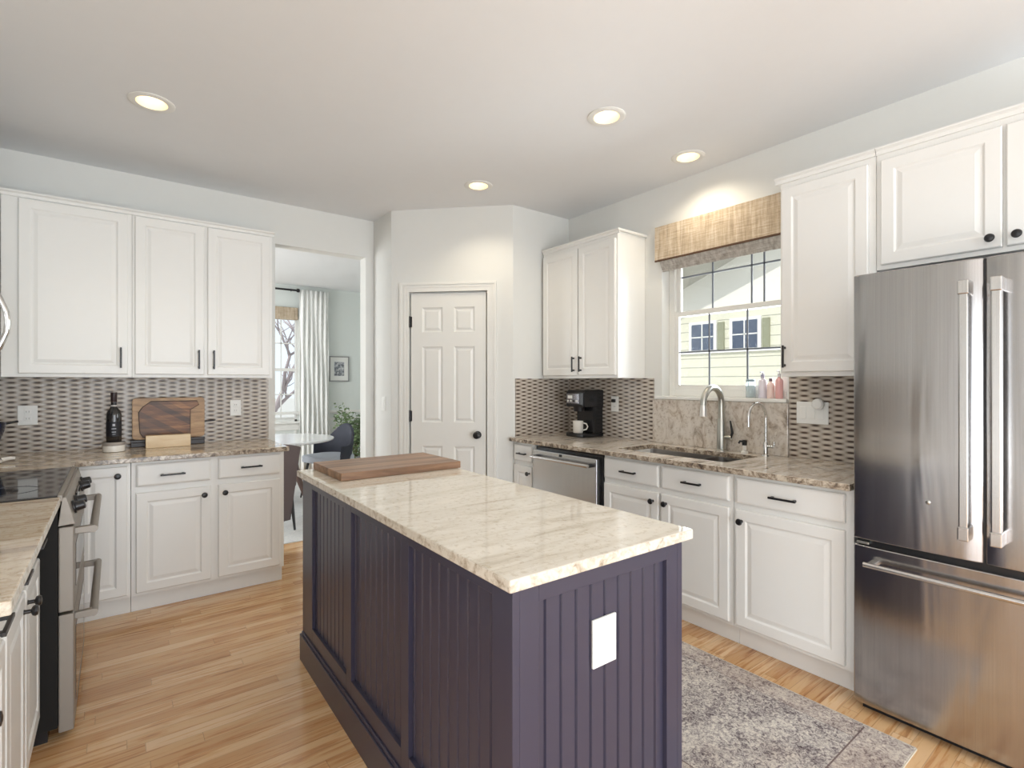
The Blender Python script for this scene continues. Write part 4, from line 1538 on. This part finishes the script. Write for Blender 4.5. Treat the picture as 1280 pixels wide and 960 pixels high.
# plant
pl = thing('potted_plant', 'leafy green plant in a grey pot behind the dining chair', 'plant', (2.66, 7.05, .0105))
bm = N(); lathe(bm, [(.12, 0), (.13, .01), (.17, .30), (.175, .32), (.16, .32), (.15, .28), (.002, .27)], seg=36); obj('pot', bm, flat('grey_pot', srgb(150, 150, 150), .6), pl, smooth='auto')
bm = N()
random.seed(11)
tips = []
for k in range(9):
    a = random.uniform(0, 2 * PI); r = random.uniform(.06, .26); hh = random.uniform(.55, .95)
    p = [(0, 0, .25), (r * .3 * math.cos(a), r * .3 * math.sin(a), hh * .6), (r * math.cos(a), r * math.sin(a), hh)]
    tube(bm, p, [.010, .007, .004], 7); tips.append(p)
obj('stems', bm, flat('stem', srgb(110, 112, 74), .8), pl)
bm = N()
for p in tips:
    for q in range(110):
        s = random.uniform(.25, 1.05)
        b0 = Vector(p[1]).lerp(Vector(p[2]), s)
        c = b0 + Vector((random.gauss(0, .07), random.gauss(0, .07), random.gauss(0, .07)))
        d = Vector((random.gauss(0, 1), random.gauss(0, 1), random.gauss(0, .6))).normalized()
        u = d.orthogonal().normalized(); L_ = random.uniform(.05, .085)
        v4 = [bm.verts.new(c), bm.verts.new(c + d * L_ * .5 + u * L_ * .22), bm.verts.new(c + d * L_), bm.verts.new(c + d * L_ * .5 - u * L_ * .22)]
        bm.faces.new(v4)
lf_ = obj('foliage', bm, flat('leaf', srgb(112, 132, 92), .6, noise=.3), pl)

# ------------------------------------------------------------------ outside
bm = N(); box(bm, -30, 45, -30, 60, -.5, -.4); struct('ground', bm, GRASSM)
SCL = 1.5


def hy(y):
    return y * SCL


def hz(z):
    return CAM_H + (z - CAM_H) * SCL


HX = 8 * SCL
hs = thing('neighbour_house', 'cream-sided neighbour house with white trim seen through the window', 'house', (HX, hy(5.0), -.4))


def hb(name, x0, x1, y0, y1, z0, z1, mat, par=hs, bev=0):
    return bx(name, (x0, x1, hy(y0) - hy(5.0), hy(y1) - hy(5.0), hz(z0) + .4, hz(z1) + .4), mat, par, bev)


bm = N()
box(bm, 0, 4, hy(6.3) - hy(5), hy(1.0) - hy(5), 0, hz(2.52) + .4)
obj('siding_wall', bm, SIDING, hs)
# gable: rake line z = 2.722 + (5.696 - y) * .379
rk = lambda y: 2.722 + .17 + (5.696 - y) * .379
bm = N()
yy = lambda y: hy(y) - hy(5)
prism(bm, [(yy(6.3), hz(2.52) + .4), (yy(6.3), hz(rk(6.3)) + .4), (yy(2.2), hz(rk(2.2)) + .4), (yy(1.0), hz(rk(2.2) - .4) + .4), (yy(1.0), hz(2.52) + .4)], 'x', 0, 3)
obj('gable', bm, HGABLE, hs)
bm = N()
prism(bm, [(yy(6.6), hz(rk(6.6)) + .4), (yy(6.6), hz(rk(6.6) + .12) + .4), (yy(2.2), hz(rk(2.2) + .12) + .4), (yy(2.2), hz(rk(2.2)) + .4)], 'x', -1.15, 3)
obj('roof', bm, flat('soffit', srgb(186, 184, 176), .8), hs)
bm = N()
prism(bm, [(yy(6.7), hz(rk(6.7) + .12) + .4), (yy(6.7), hz(rk(6.7) + .2) + .4), (yy(2.2), hz(rk(2.2) + .2) + .4), (yy(2.2), hz(rk(2.2) + .12) + .4)], 'x', -1.22, 3)
obj('shingles', bm, SHINGLE, hs)
for (a, b_) in ((5.237, 4.827), (4.487, 4.077)):
    z0_, z1_ = 1.894, 2.334
    f = hb('window_trim', -.05, 0, a + .055, b_ - .055, z0_ - .05, z1_ + .05, HTRIM)
    g = hb('window_glass', -.06, -.05, a, b_, z0_, z1_, HGLASS, hs)
    mid = (a + b_) / 2
    hb('muntin', -.075, -.06, mid + .010, mid - .010, z0_, z1_, HTRIM, hs)
    hb('muntin', -.075, -.06, a, b_, (z0_ + z1_) / 2 - .010, (z0_ + z1_) / 2 + .010, HTRIM, hs)
    hb('shutter', -.05, 0, b_ - .075, b_ - .185, z0_ - .01, z1_ + .01, SHUT)
hb('belt_trim', -.07, 0, 6.3, 1.0, 1.835, 1.865, HTRIM)

# bare tree outside the dining window
tr = thing('bare_tree', 'bare grey tree outside the dining room window', 'tree', (2.6, 12.2, -.4))
bm = N()
random.seed(5)


def branch(p, d, L, r, depth):
    q = p + d * L
    mid = p.lerp(q, .5) + Vector((random.gauss(0, .04), random.gauss(0, .04), 0)) * L
    tube(bm, [p, mid, q], [r, r * .85, r * .65], 7)
    if depth == 0:
        return
    for k in range(3):
        nd = (d + Vector((random.gauss(0, .55), random.gauss(0, .55), random.uniform(-.1, .5)))).normalized()
        branch(q if k else mid, nd, L * random.uniform(.6, .8), r * .6, depth - 1)


branch(Vector((0, 0, 0)), Vector((0, 0, 1)), 1.5, .11, 5)
obj('trunk', bm, BARK, tr, smooth=True)
